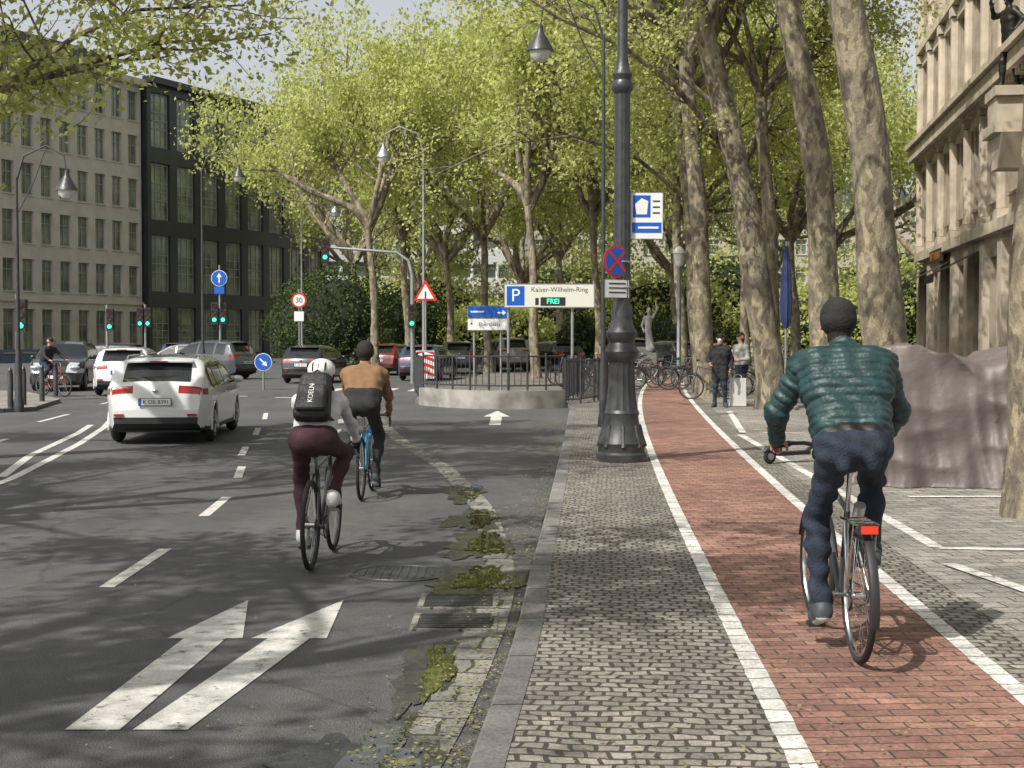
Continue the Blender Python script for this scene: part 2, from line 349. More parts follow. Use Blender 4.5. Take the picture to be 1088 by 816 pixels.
kx=lambda y: float(np.interp(y,[p[1] for p in KL],[p[0] for p in KL]))
C=[]
for i in range(10000):
    y=5+25*rng.random()**1.6
    if rng.random()<.4: x=kx(y)-abs(rng.normal())*.25-.02; zz=-.080
    elif rng.random()<.8:
        x=rng.uniform(.2,7); zz=.024
        if x<kx(y)+.02: continue
    else: x=rng.uniform(-6,-.6); zz=-.084
    C.append((x,y,zz))
link(bpy.data.objects.new('leaf_litter',leafmesh('leaf_litter',np.array(C),.022,LITTER,True)))
C=[]
while len(C)<3000:
    y=5+13*rng.random()**1.3; gx=float(np.interp(y,[p[1] for p in G],[p[0] for p in G]))
    c=rng.random()
    if c<.45: x=gx-.2+rng.normal()*.015
    else: x=min(kx(y)-.01,kx(y)-abs(rng.normal())*.015)
    if x>kx(y)-.005: continue
    if mno.noise(V((x*3,y*1.7,2)))>.05: C.append((x,y,-.088+.004*rng.random()))
link(bpy.data.objects.new('kerb_moss',leafmesh('kerb_moss',np.array(C),.014,MOSS,True)))
# ---------------------------------------------------------------- trees
def grow(mb,out,p,d,L,r,depth,rg,maxd,up=.06,wig=.2,kids=4):
    p=V(p);d=V(d).normalized(); n=5; pts=[p.copy()]; rs=[r]
    for i in range(n):
        d=(d+V((rg.gauss(0,wig),rg.gauss(0,wig),rg.gauss(0,wig)*.7+up))).normalized(); p=p+d*L/n; pts.append(p.copy()); rs.append(r*(1-.55*(i+1)/n))
    mb.tube(pts,rs,BARK,(9,7,4,3,3)[depth],False)
    if depth>=maxd-1: out.extend(pts[2:])
    if depth==maxd-2: out.extend(pts[4:])
    if depth<maxd:
        for k in range(kids):
            t=.3+.7*(k+rg.random()*.6)/kids; i=min(n-1,int(t*n)); q=pts[i].lerp(pts[i+1],t*n-i)
            a=rg.uniform(.5,1.05); ax=V((rg.gauss(0,1),rg.gauss(0,1),rg.gauss(0,1))).cross(d).normalized()
            grow(mb,out,q,Matrix.Rotation(a,3,ax)@d,L*rg.uniform(.5,.7),rs[i]*.55,depth+1,rg,maxd,up,wig,kids)
def clusters(out,per,sig,rs,gap=None):
    out=np.array([tuple(o) for o in out]); keep=rng.random(len(out))<rs
    if gap is not None: keep&=np.array([mno.noise(V(tuple(o))*gap[0]+V((7,3,1)))>gap[1] for o in out])
    out=out[keep]
    w=rng.uniform(.2,1.7,len(out)); c=np.repeat(out,(per*w).astype(int)+1,axis=0)
    return c+rng.normal(size=c.shape)*sig*np.array([1,1,.8])
def crownvar(seed,L0,nl,per,leaf,up=.06,keep=.9,tilt=(.5,1.1),sig=.33,gap=None):
    rg=random.Random(seed); mb=MB(); out=[]
    for k in range(nl):
        a=2*math.pi*(k+rg.random()*.6)/nl; s=rg.uniform(*tilt)
        grow(mb,out,(0,0,-.15+.25*k/nl),(math.cos(a)*s,math.sin(a)*s,1),L0*rg.uniform(.85,1.2),.15,0,rg,3,up)
    return mb.mesh('limbs'),leafmesh('foliage',clusters(out,per,sig,keep,gap),leaf,LEAF)
gp=(.55,-.12)
CV=[crownvar(11,4.6,6,17,.17,.06,.70,(.5,1.1),.37,gp),crownvar(12,5.0,5,18,.17,.05,.70,(.5,1.0),.37,gp),crownvar(13,4.3,6,18,.17,.06,.66,(.5,1.2),.37,gp),crownvar(14,4.6,7,16,.17,.04,.66,(.5,1.2),.37,gp)]
CN=[crownvar(21,4.4,6,44,.13,.05,.62,(.5,1.2),.23,(.5,.10)),crownvar(22,4.7,5,44,.13,.05,.62,(.6,1.4),.24,(.5,.10))]
def tree(base,fork,r0,r1,cv,scale=1,rot=0,mids=None,name='plane_tree',extra=None,fz=1.1):
    e=empty(name,base); b=V(base); mb=MB(); f=V(fork)-b
    n=14; pts=[];rs=[]
    rg=random.Random(int(abs(base[0]*97+base[1]*13))); ph=rg.random()*6
    for i in range(n+1):
        t=i/n; p=f*t
        if mids: p.x+=float(np.interp(t,[0]+[m[0] for m in mids]+[1],[0]+[m[1] for m in mids]+[0]))
        p.x+=.06*math.sin(t*7+ph)*min(1,t*4); p.y+=.06*math.cos(t*6+ph)*min(1,t*4)
        pts.append(p); rs.append((r0+(r1-r0)*t)*(1+.45*math.exp(-t*f.length/.35))*(1+.05*math.sin(t*17+ph)))
    pts[0].z-=.15
    mb.tube(pts,rs,BARK,18,False); mb.obj('trunk',e,60)
    if cv is not None:
        for nm,me in(('limbs',cv[0]),('foliage',cv[1])):
            o=bpy.data.objects.new(nm,me); link(o,e); o.location=f; o.rotation_euler=(0,0,rot); o.scale=(scale,scale,scale*fz)
    if extra:
        mb=MB(); out=[]; rg=random.Random(99+int(base[1]))
        for pl,rr,kid in extra:
            pl=[V(q)-b for q in pl]; m=len(pl); mb.tube(pl,[rr*(1-.7*i/(m-1)) for i in range(m)],BARK,8)
            for i in range(1,m):
                for k in range(kid):
                    q=pl[i-1].lerp(pl[i],rg.random()); d=(pl[i]-pl[i-1]).normalized()+V((rg.gauss(0,.6),rg.gauss(0,.6),rg.gauss(0,.5)))
                    grow(mb,out,q,d,rg.uniform(1,1.9),rr*.3,2,rg,3,0,.22,3)
            out.extend(pl[-1:])
        mb.obj('branches',e); o=bpy.data.objects.new('branch_foliage',leafmesh('branch_foliage',clusters(out,9,.2,.7),.11,LEAF)); link(o,e)
    return e
tree((4.95,13.4,0),(4.95,13.2,8.6),.25,.17,CN[0],1,0)
tree((6.25,23,0),(4.9,23,9.6),.37,.25,CN[1],1.0,1.2,mids=[(.5,.12)])
tree((6.75,30,0),(5.5,30,10.5),.34,.24,CN[0],1.05,2.2,mids=[(.5,.25)])
tree((6.2,33.5,0),(3.9,33,10.5),.36,.22,CN[1],1.1,4.0,mids=[(.45,.35)],extra=[
    ([(4.75,33.3,6.4),(3.7,32.5,7.4),(2.4,31.5,8.1),(1.0,31,8.6),(-.4,30.5,9.4)],.085,4),([(4.6,33.3,7.2),(3.3,33,8.2),(2.2,32,9.3)],.07,4)])
tree((5.5,40,0),(4.9,40,9.5),.28,.2,CV[0],1.0,.5)
tree((5.95,44,0),(5.2,44.5,9),.28,.18,CV[1],.95,1.5,extra=[([(5.4,44.4,6),(3.6,43,7.2),(1.8,42,7.6),(-.4,41,7.2),(-2.2,40,6.2)],.07,5)])
tree((8.0,43,0),(7.5,43,9),.24,.17,CV[3],.72,.3)
tree((-9.6,19.5,-.1),(-9.2,19.5,6.8),.32,.22,CN[0],.95,.9,extra=[
    ([(-9.3,19.5,4.2),(-8.2,20,4.6),(-7.2,20,5.1),(-6.2,20.2,5.5),(-5.0,20.5,5.9)],.085,6),
    ([(-9.3,19.5,5.0),(-8,18.5,5.9),(-6.6,18.5,6.4),(-4.6,19,6.6)],.08,6),([(-7.4,20,5.0),(-6.4,21,6.1),(-5.6,21.5,6.6),(-4.2,22.5,6.9)],.05,6)])
tree((-9.8,10.5,-.1),(-9.2,10.5,6.4),.33,.22,CN[1],1.1,2.0,fz=1)
tree((-9.5,2,-.1),(-8.0,2,5.6),.33,.22,CN[0],1.15,3.3,fz=1)
tree((-9.3,-5.5,-.1),(-7.8,-5.5,5.8),.33,.22,CN[1],1.2,5.0,fz=1)
tree((-8.5,-13,-.1),(-7.5,-13,6.6),.33,.22,CN[0],1.2,.2)
tree((5.2,4.0,0),(5.2,4.0,8.8),.3,.2,CN[0],.85,4.1)
tree((3.8,-6,0),(3.4,-6,6.6),.3,.2,CN[1],1.05,.7,fz=1)
tree((-3.2,-9,-.1),(-3.0,-9,6.4),.3,.2,CN[0],1.1,2.7,fz=1)
for i,(x,y,fz,s,r) in enumerate([(-5.9,62,6.5,.95,.19),(-5.2,72,6.8,1.15,.22),(-3.3,79,6,1.3,.22),(-1.1,68,6.5,1.15,.22),(1.0,58,7,1.05,.2),(3,84,6.5,1.4,.25),(3.9,63,7,1.15,.2),
    (6.5,54,7.5,1.0,.2),(8.6,66,6.5,1.2,.25),(-9.3,86,6.2,1.25,.22),(12.4,62,6,1.1,.25),(8.3,50,7.5,.75,.17),(17,76,6,1.3,.25),(25,85,6,1.5,.25),
    (11,95,6,1.6,.25),(1,108,6,1.8,.25),(-7,112,5.5,1.7,.25),(-13,130,6,1.7,.25),(19,104,6,1.7,.25)]):
    tree((x,y,-.02),(x-.3,y,fz),r,r*.7,CV[i%4],s,i*1.3,name='plane_tree',fz=1.2)
CORE=M('bush_core',(.012,.02,.008),.95,var=.5,vs=2)
def bush(name,cx,cy,w,d,h,n,mat=LEAFD,leaf=.18):
    u=rng.normal(size=(n,3)); u/=np.linalg.norm(u,axis=1)[:,None]; r=rng.uniform(.75,1.08,n)[:,None]
    lump=1+.16*np.sin(u[:,:1]*7+cx)*np.cos(u[:,2:]*6+cy)+.1*np.sin(u[:,1:2]*15+u[:,:1]*11)
    P=u*r*lump*np.array([w/2,d/2,h/2])+np.array([0,0,h/2]); P=P[P[:,2]>0]
    e=empty(name,(cx,cy,-.05)); mb=MB()
    for k in range(5): mb.tube([(w*.1*(k-2),0,-.1),(w*.17*(k-2),0,h*.75)],[.08,.03],BARK,6)
    mb.ell((0,0,h*.48),(w*.36,d*.36,h*.38),CORE); mb.obj('stems',e)
    link(bpy.data.objects.new('foliage',leafmesh('foliage',P,leaf,mat)),e)
for a in((-10.3,84,6,4,6.0,6000),(-13.3,92,5,4,5.5,5000),(-6.5,90,5,4,4.6,5000),(11,96,8,4,3.5,4000),(3.3,72,2,2,3.0,2500),(4,100,9,4,3.4,4000)):
    bush('yew_bush',*a)
for k,(x,y,w_,h_) in enumerate(((20,92,9,5),(-1,97,8,4),(5,122,16,9),(18,120,16,10),(-8,124,14,8),(32,116,16,10),(27,100,10,7),(12,110,12,7))): bush('spring_bush',x,y,w_,5,h_,4500,LEAF,.32)
print('trees',time.time()-T0)
# ---------------------------------------------------------------- buildings
def facade(mb,nb,pitch,ww,storeys,wall,glass,frame,x0=0,depth=.35,mull=1,trans=(.66,),sill=True):
    pw=pitch-ww; H1=storeys[-1][1]; z0=storeys[0][0]
    for i in range(nb+1):
        w=pw if 0<i<nb else pw/2; cx=x0+i*pitch+(0 if 0<i<nb else (pw/4 if i==0 else -pw/4))
        mb.box((cx,depth/2,(z0+H1)/2),(w,depth,H1-z0),wall)
    for i in range(nb):
        cx=x0+(i+.5)*pitch
        prev=z0
        for s0,s1,w0,w1 in storeys:
            if w0-prev>.01: mb.box((cx,depth/2,(prev+w0)/2),(ww,depth,w0-prev),wall)
            prev=w1
            mb.box((cx,depth-.06,(w0+w1)/2),(ww-.02,.02,w1-w0),glass)
            for k in range(mull+2):
                fx=cx-ww/2+.035+(ww-.07)*k/(mull+1); mb.box((fx,depth-.10,(w0+w1)/2),(.07,.05,w1-w0-.01),frame)
            for t in (0.03,)+tuple(trans)+(.97,): mb.box((cx,depth-.115,w0+(w1-w0)*t),(ww-.012,.04,.07),frame)
            if sill: mb.box((cx,-.04,w0-.05),(ww+.1,.14,.08),wall)
        mb.box((cx,depth/2,(prev+H1)/2),(ww,depth,H1-prev+.0),wall)
STONE=M('limestone',(.54,.50,.43),.8,var=.12,vs=.8,bump=.1,bs=20); DARK=M('dark_cladding',(.022,.025,.028),.4,var=.3,vs=.5)
FRW=M('window_frame_white',(.5,.5,.48),.5); ROOF=M('slate_roof',(.07,.075,.085),.7,var=.2); FRG=M('window_frame_grey',(.30,.30,.29),.5)
BLUEG=M('blue_shopfront',(.12,.19,.27),.4,var=.2)
WIN2=M('window_glass_reflect',(.17,.20,.14),.06,spec=1,var=.7,vs=.6)  # paler panes: green reflections painted into the base colour
th=math.atan2(14,6.4); dv=V((math.cos(th),math.sin(th),0))
P1=V((-29.6,114,0)); L=14*1.925; e=empty('stone_office_building',P1-dv*L,th)
mb=MB(); st=[(-.2,4.3,.6,3.7)]+[(4.3+3.45*k,7.75+3.45*k,4.3+3.45*k+.7,4.3+3.45*k+3.0) for k in range(5)]
facade(mb,14,1.925,1.2,st,STONE,WIN2,FRG)
mb.box((L/2,6.4,10.7),(L-.01,12,21.6),STONE); mb.box((L/2,-.15,21.85),(L+.3,.9,.5),STONE); mb.box((L/2,-.08,4.35),(L,.2,.22),STONE)
mb.box((L/2,6.5,23.0),(L-1.5,10,1.9),ROOF); mb.box((L/2,-.012,.35),(L,.05,.9),BLUEG); mb.obj('facade',e,0)
e=empty('dark_office_building',P1+dv*.1+V((.5,-.25,0)),th)
mb=MB(); st=[(-.2,4.6,.3,4.1),(4.6,10.4,5.3,9.9),(10.4,16.2,11.1,15.7),(16.2,22,16.9,21.3)]
facade(mb,8,3.3,2.35,st,DARK,WIN2,FRG,mull=2,trans=(.35,.5,.65),sill=False)
mb.box((13.2,6.4,11),(26.3,12,22),DARK); mb.box((13.2,-.1,22.2),(26.6,.9,.5),DARK); mb.obj('facade',e,0)
e=empty('white_office_building',(-27,152,0),rad(20))
mb=MB(); WH=M('white_render',(.65,.65,.63),.7,var=.08); st=[(-.2,4,.6,3.4)]+[(4+3.3*k,7.3+3.3*k,5+3.3*k,6.6+3.3*k) for k in range(4)]
facade(mb,10,3,2.8,st,WH,WINB,FRW,sill=False); mb.box((15,6.4,8.6),(30,12,17.2),WH); mb.obj('facade',e,0)
e=empty('apartment_building',(2,170,0),rad(0)); mb=MB(); BRK=M('plaster_beige',(.36,.33,.28),.8,var=.1)
st=[(-.2,4,.6,3.4)]+[(4+3.3*k,7.3+3.3*k,4.9+3.3*k,6.7+3.3*k) for k in range(4)]
facade(mb,18,2.6,1.3,st,BRK,WINB,FRW); mb.box((23.4,6.4,8.6),(46.8,12,17.2),BRK); mb.prism([(-.3,17.3),(47,17.3),(44,20),(3,20)],.5,11,ROOF); mb.obj('facade',e,0)
ST2=M('sandstone_weathered',(.31,.26,.20),.85,var=.45,vs=1.1,bump=.3,bs=12); ST3=M('sandstone_light',(.44,.38,.295),.85,var=.3,vs=1.5,bump=.2,bs=15)
th=math.atan2(-22,-3.3); e=empty('ornate_corner_building',(17.3,60,0),th)
mb=MB(); st=[(-.2,5,.1,4.2),(5,9.3,5.9,8.5),(9.3,13.6,10.2,12.9),(13.6,17.9,14.4,17.0)]
facade(mb,9,3.0,2.0,st,ST2,WINB,FRW,depth=.5,mull=2,trans=(.62,))
mb.box((13.5,7,9),(26.9,13,17.8),ST2)
for z_,h,o in((5.0,.35,.35),(9.25,.45,.6),(9.62,.2,.75),(13.6,.3,.35),(17.9,.6,.8)): mb.box((13.5,-o/2+.0,z_),(27+o,o,h),ST3)
for i in range(10):
    for z0,z1 in((5.2,9.0),(9.75,13.4),(13.8,17.5)):
        if i==7 and z0<9: continue
        mb.cyl((i*3.0,-.12,z0+.3),(i*3.0,-.12,z1-.35),.19,ST3,10); mb.box((i*3.0,-.16,z0+.13),(.55,.32,.3),ST3); mb.box((i*3.0,-.16,z1-.15),(.6,.34,.34),ST3)
    mb.box((i*3,-.1,2.3),(.75,.2,4.6),ST3)
for i in range(9):
    cx=(i+.5)*3
    for z_ in(8.55,12.95): mb.prism([(cx-1.15,z_),(cx+1.15,z_),(cx+1.0,z_+.22),(cx,z_+.55),(cx-1.0,z_+.22)],-.16,-.001,ST3)
    for k in range(7): mb.box((cx-1.2+k*.4,-.28,8.93),(.16,.3,.16),ST3)
mb.prism([(20.5,6.3),(21.5,6.3),(22.0,7.2),(20.0,7.2)],-.9,-.02,ST3); mb.box((21,-.55,7.35),(1.9,1.1,.28),ST3); mb.box((21,-.5,7.85),(1.3,.96,.72),ST3); mb.box((21,-.52,8.35),(1.6,1.04,.26),ST3)
mb.obj('facade',e,0)
mb=MB(); AWN=M('awning_black',(.03,.03,.032),.7)
for i in(0,2,4): mb.add([(i*3.0+.4,-.05,4.5),(i*3+2.7,-.05,4.5),(i*3+2.7,-1.6,3.7),(i*3+.4,-1.6,3.7),(i*3+2.7,-1.62,3.45),(i*3+.4,-1.62,3.45)],[(0,1,2,3),(3,2,4,5)],AWN)
mb.box((6,-.32,4.75),(3.2,.06,.5),BLACKP); mb.obj('awnings',e,0)
text('RESTAURANT',.42,(6,-.36,4.75),AMBER,e)
# ---------------------------------------------------------------- people
def unit(v): v=V(v); return v.normalized()
def ik(a,b,l1,l2,pole):
    a=V(a);b=V(b);d=b-a;D=d.length
    if D>(l1+l2)*.995: s=D/((l1+l2)*.995); l1*=s;l2*=s
    x=(l1*l1-l2*l2+D*D)/(2*D); h=math.sqrt(max(0,l1*l1-x*x)); u=d/D; p=V(pole); p=(p-u*p.dot(u)).normalized()
    return a+u*x+p*h
def hand(P,w,f,n,side,mat,curl,k=1.0):
    w=V(w);f=unit(f);n=V(n);n=(n-f*n.dot(f)).normalized(); s=f.cross(n)*side
    for i,(off,l,ln) in enumerate(((.027,.088,(.036,.022,.018)),(.009,.092,(.040,.026,.019)),(-.010,.087,(.036,.024,.018)),(-.028,.078,(.028,.018,.016)))):
        kn=w+(f*l+s*off)*k; P.append((w+s*off*.5*k,kn,.016*k,.0125*k,mat,'h'))
        q=kn; d=f.copy(); ax=f.cross(n)
        for j,L in enumerate(ln):
            d=Matrix.Rotation(curl[min(j,len(curl)-1)],3,ax)@d; q2=q+d*L*k; P.append((q,q2,(.0095-.001*j)*k,(.0088-.001*j)*k,mat,'h')); q=q2
    b=w+(f*.025+s*.022)*k; d=unit(s*.8+f*.7+n*.25); q=b+d*.042*k; P.append((b,q,.014*k,.0115*k,mat,'h')); d=unit(s*.25+f*.8+n*.6); q2=q+d*.032*k; P.append((q,q2,.0105*k,.0095*k,mat,'h')); P.append((q2,q2+unit(f*.6+n*.8)*.022*k,.0095*k,.008*k,mat,'h'))
def skinmesh(name,prims,parent,voxel=.01,k=.016,ripple=None,fold=.004):
    mb=MB()
    for a,b,ra,rb,m,g in prims:
        a=V(a);b=V(b);d=b-a
        if d.length<1e-5: d=V((0,0,.001)); b=a+d
        u=d.normalized(); pts=[];rs=[]
        for t in(1,.85,.5): pts.append(a-u*ra*t); rs.append(ra*math.sqrt(max(1e-3,1-t*t)))
        pts.append(a);rs.append(ra);pts.append(b);rs.append(rb)
        for t in(.5,.85,1): pts.append(b+u*rb*t); rs.append(rb*math.sqrt(max(1e-3,1-t*t)))
        mb.tube(pts,rs,BLACKP,12,True)
    tmp=bpy.data.objects.new('tmp',mb.mesh('tmp',0)); sc.collection.objects.link(tmp)
    md=tmp.modifiers.new('r','REMESH'); md.mode='VOXEL'; md.voxel_size=voxel
    dg=bpy.context.evaluated_depsgraph_get(); me=bpy.data.meshes.new_from_object(tmp.evaluated_get(dg))
    bpy.data.objects.remove(tmp)
    nv=len(me.vertices); P=np.empty(nv*3); me.vertices.foreach_get('co',P); P=P.reshape(-1,3)
    def field(P):
        Wb=np.zeros(len(P));Gb=np.zeros_like(P); dh=np.full(len(P),9.);Gh=np.zeros_like(P); best=np.full(len(P),9.); arg=np.zeros(len(P),int); along=np.zeros(len(P))
        for i,(a,b,ra,rb,m,g) in enumerate(prims):
            a=np.array(a);b=np.array(b);ab=b-a;L2=max(1e-9,ab@ab); t=np.clip((P-a)@ab/L2,0,1); q=P-(a+t[:,None]*ab); dd=np.linalg.norm(q,axis=1)+1e-9
            d=dd-(ra+(rb-ra)*t); nn=q/dd[:,None]
            c=d<best; best[c]=d[c]; arg[c]=i; along[c]=(t*math.sqrt(L2))[c]
            if g in('h','head'):
                c=d<dh; dh[c]=d[c]; Gh[c]=nn[c]
            else:
                w=np.exp(-np.clip(d,-.2,.4)/k); Wb+=w; Gb+=w[:,None]*nn
        db=-k*np.log(Wb+1e-30); Gb/=(np.linalg.norm(Gb,axis=1)[:,None]+1e-9)
        c=dh<db; d=np.where(c,dh,db); G=np.where(c[:,None],Gh,Gb); return d,G,arg,along
    for it in range(3):
        d,G,arg,al=field(P); P=P-np.clip(d,-.02,.02)[:,None]*G*.9
    d,G,arg,al=field(P)
    mats=[]; pm=[]
    for p in prims:
        if p[4] not in mats: mats.append(p[4])
        pm.append(mats.index(p[4]))
    pm=np.array(pm)
    x,y,z=P.T
    f=np.sin(x*31+z*23+np.sin(y*19+z*11)*1.6)*np.sin(z*27-y*21+np.sin(x*17)*1.5)+.6*np.sin(z*58+x*22+2*np.sin(x*13+y*17))*np.sin(x*11+y*9)
    amp=np.array([0 if (p[5] in('h','head')) else fold for p in prims])[arg]
    P=P+G*(f*amp)[:,None]
    if ripple:
        mat,per,am,ax=ripple
        isr=np.array([p[4]==mat for p in prims])[arg]; arm=np.array([p[5]=='arm' for p in prims])[arg]
        s=np.where(arm,al,P@np.array(ax)); P=P+G*(isr*am*(np.abs(np.sin(math.pi*s/per))**.6-.6))[:,None]
    me.vertices.foreach_set('co',P.ravel())
    nf=len(me.polygons); cen=np.empty(nf*3); me.update(); me.polygons.foreach_get('center',cen)
    _,_,arg,_=field(cen.reshape(-1,3)); me.materials.clear()
    for m in mats: me.materials.append(m)
    me.polygons.foreach_set('material_index',pm[arg].astype(np.int32)); me.polygons.foreach_set('use_smooth',np.ones(nf,bool)); me.update()
    o=bpy.data.objects.new(name,me); link(o,parent)
    s=o.modifiers.new('soften','SMOOTH'); s.factor=.5; s.iterations=1
    return o
EYE=M('eye_dark',(.02,.015,.01),.2); LIPS=M('lips',(.35,.12,.1),.5)
def cloth(n,c,v=.15): return M(n,c,.85,var=v,vs=14,bump=.4,bs=90)
def head(P,H,up,fd,skin,hair,hairlen=.0,mask=None,k=1.,hat=None):
    H=V(H);up=unit(up);fd=unit(V(fd)-up*V(fd).dot(up));s=fd.cross(up)
    P.append((H+up*.025*k-fd*.015,H+up*.02*k+fd*.005,.092*k,.090*k,skin,'head'))
    P.append((H,H-up*.075*k+fd*.028*k,.078*k,.046*k,skin,'head'))
    P.append((H+fd*.082*k+up*.005,H+fd*.100*k-up*.022*k,.009,.013,skin,'head'))
    P.append((H+fd*.078*k-up*.052*k-s*.015,H+fd*.078*k-up*.052*k+s*.015,.010,.010,mask or LIPS,'head'))
    for q in(-1,1):
        P.append((H+s*q*.086*k+up*.012,H+s*q*.088*k-up*.022,.015,.011,skin,'head'))
        P.append((H+fd*.083*k+s*q*.031*k+up*.008,H+fd*.083*k+s*q*.031*k+up*.0081,.011,.011,EYE,'head'))
    if mask: P.append((H+fd*.07*k-up*.03*k,H+fd*.05*k-up*.075*k,.048,.045,mask,'head'))
    if hair:
        P.append((H+up*.045*k-fd*.022*k,H+up*.04*k+fd*.022*k,.090*k,.082*k,hair,'head'))
        P.append((H-fd*.035*k+up*.03,H-fd*.035*k-up*(.03+hairlen)*k,.080*k,.062*k,hair,'head'))
    if hat: # knitted cap: dome plus turned-up rib over the ears
        P.append((H+up*.050*k-fd*.030*k,H+up*.052*k+fd*.020*k,.098*k,.090*k,hat,'head'))
        P.append((H+up*.020*k-fd*.030*k,H+up*.030*k+fd*.014*k,.101*k,.094*k,hat,'head'))
def body(name,parent,j,cl,bulk=1.,slim=1.,voxel=.01,ripple=None,extra=None,grip=True,hairlen=0,mask=None,fold=.004,hips=1.,low=None):
    P=[];pel=V(j['pelvis']);ne=V(j['neck']);ax=unit(ne-pel); X=V((1,0,0))
    F=unit(V((0,0,1)).cross(X)); F=unit(F-ax*F.dot(ax))
    top=cl['top'];pan=cl['pants'];b=bulk;bw=low or bulk;TL=(ne-pel).length
    P.append((pel-X*.082*hips,pel+X*.082*hips,.108*hips,.108*hips,pan,'b'))
    P.append((pel-X*.070*hips-F*.035-ax*.03,pel+X*.070*hips-F*.035-ax*.03,.095*hips,.095*hips,pan,'b'))
    w=pel+ax*TL*.22; P.append((w-X*.075*bw,w+X*.075*bw,.108*bw,.108*bw,cl.get('hem',top),'b'))
    w=pel+ax*TL*.38; P.append((w-X*.07*bw,w+X*.07*bw,.110*bw,.110*bw,top,'b'))
    w=pel+ax*TL*.62; P.append((w-X*.085*b,w+X*.085*b,.118*b,.118*b,top,'b'))
    w=pel+ax*TL*.82-F*.01; P.append((w-X*.11*b,w+X*.11*b,.098*b,.098*b,top,'b'))
    SL=V(j['shL']);SR=V(j['shR']); P.append((SL,SR,.062*b,.062*b,top,'b'))
    P.append((ne-ax*.03,ne+ax*.03,.075*b,.060*b,top,'b'))
    H=V(j['head']); P.append((ne,H-V((0,0,.04)),.060,.056,cl['skin'],'head'))
    head(P,H,j.get('hup',(0,0,1)),j.get('hfd',F),cl['skin'],cl.get('hair'),hairlen,mask,1.,cl.get('hat'))
    for sd_,S,E,Wr in((-1,SL,j['elL'],j['wrL']),(1,SR,j['elR'],j['wrR'])):
        E=V(E);Wr=V(Wr); sl=cl.get('sleeve',top); P.append((S,E,.058*b,.046*b,sl,'arm')); P.append((E,E.lerp(Wr,.93),.046*b,.032*b,cl.get('fore',sl),'arm'))
        P.append((E.lerp(Wr,.9),Wr,.027,.024,cl['skin'],'arm'))
        hd=j.get('hd'+('L' if sd_<0 else 'R'),(Wr-E)); pn=j.get('pn',V((0,0,-1)))
        hand(P,Wr,hd,pn if not isinstance(pn,dict) else pn[sd_],sd_,cl.get('glove',cl['skin']),(1.0,1.1,.7) if grip else (.35,.35,.25))
    for sd_,K,An,To in((-1,j['knL'],j['anL'],j['toL']),(1,j['knR'],j['anR'],j['toR'])):
        h=pel+X*sd_*.09*hips-ax*.02; K=V(K);An=V(An);To=V(To); th=.085*slim
        P.append((h,K,th*1.05,.060*slim,pan,'b')); c=K.lerp(An,.35)-F*.012; P.append((K,c,.058*slim,.056*slim,cl.get('calf',pan),'b')); P.append((c,K.lerp(An,.93),.056*slim,(.046 if cl.get('wide') else .038)*slim,cl.get('calf',pan),'b'))
        P.append((K.lerp(An,.88),An,.036,.034,cl.get('sock',cl.get('calf',pan)),'b'))
        fd=unit(To-An); sh=cl['shoes']; heel=An+V((0,0,-.045))-unit(V((fd.x,fd.y,0)))*.045; P.append((An+V((0,0,-.02)),heel,.038,.036,sh,'b')); P.append((heel,To,.036,.034,sh,'b')); P.append((An,To.lerp(An,.3),.034,.036,sh,'b'))
        P.append((To,To+fd*.05,.034,.026,sh,'b'))
        so=cl.get('sole')
        if so: P.append((heel+V((0,-.01,-.025)),To+V((0,.02,-.022)),.022,.020,so,'b'))
    if extra: P.extend(extra)
    return skinmesh(name,P,parent,voxel,ripple=ripple,fold=fold)
REFLR=M('rear_reflector_glow',(.65,.04,.01),.2,emit=.12,coat=1); BOT=M('bottle_silver',(.5,.5,.52),.3,metal=.6)  # rear reflector, not a lamp: faint emission added to brighten it
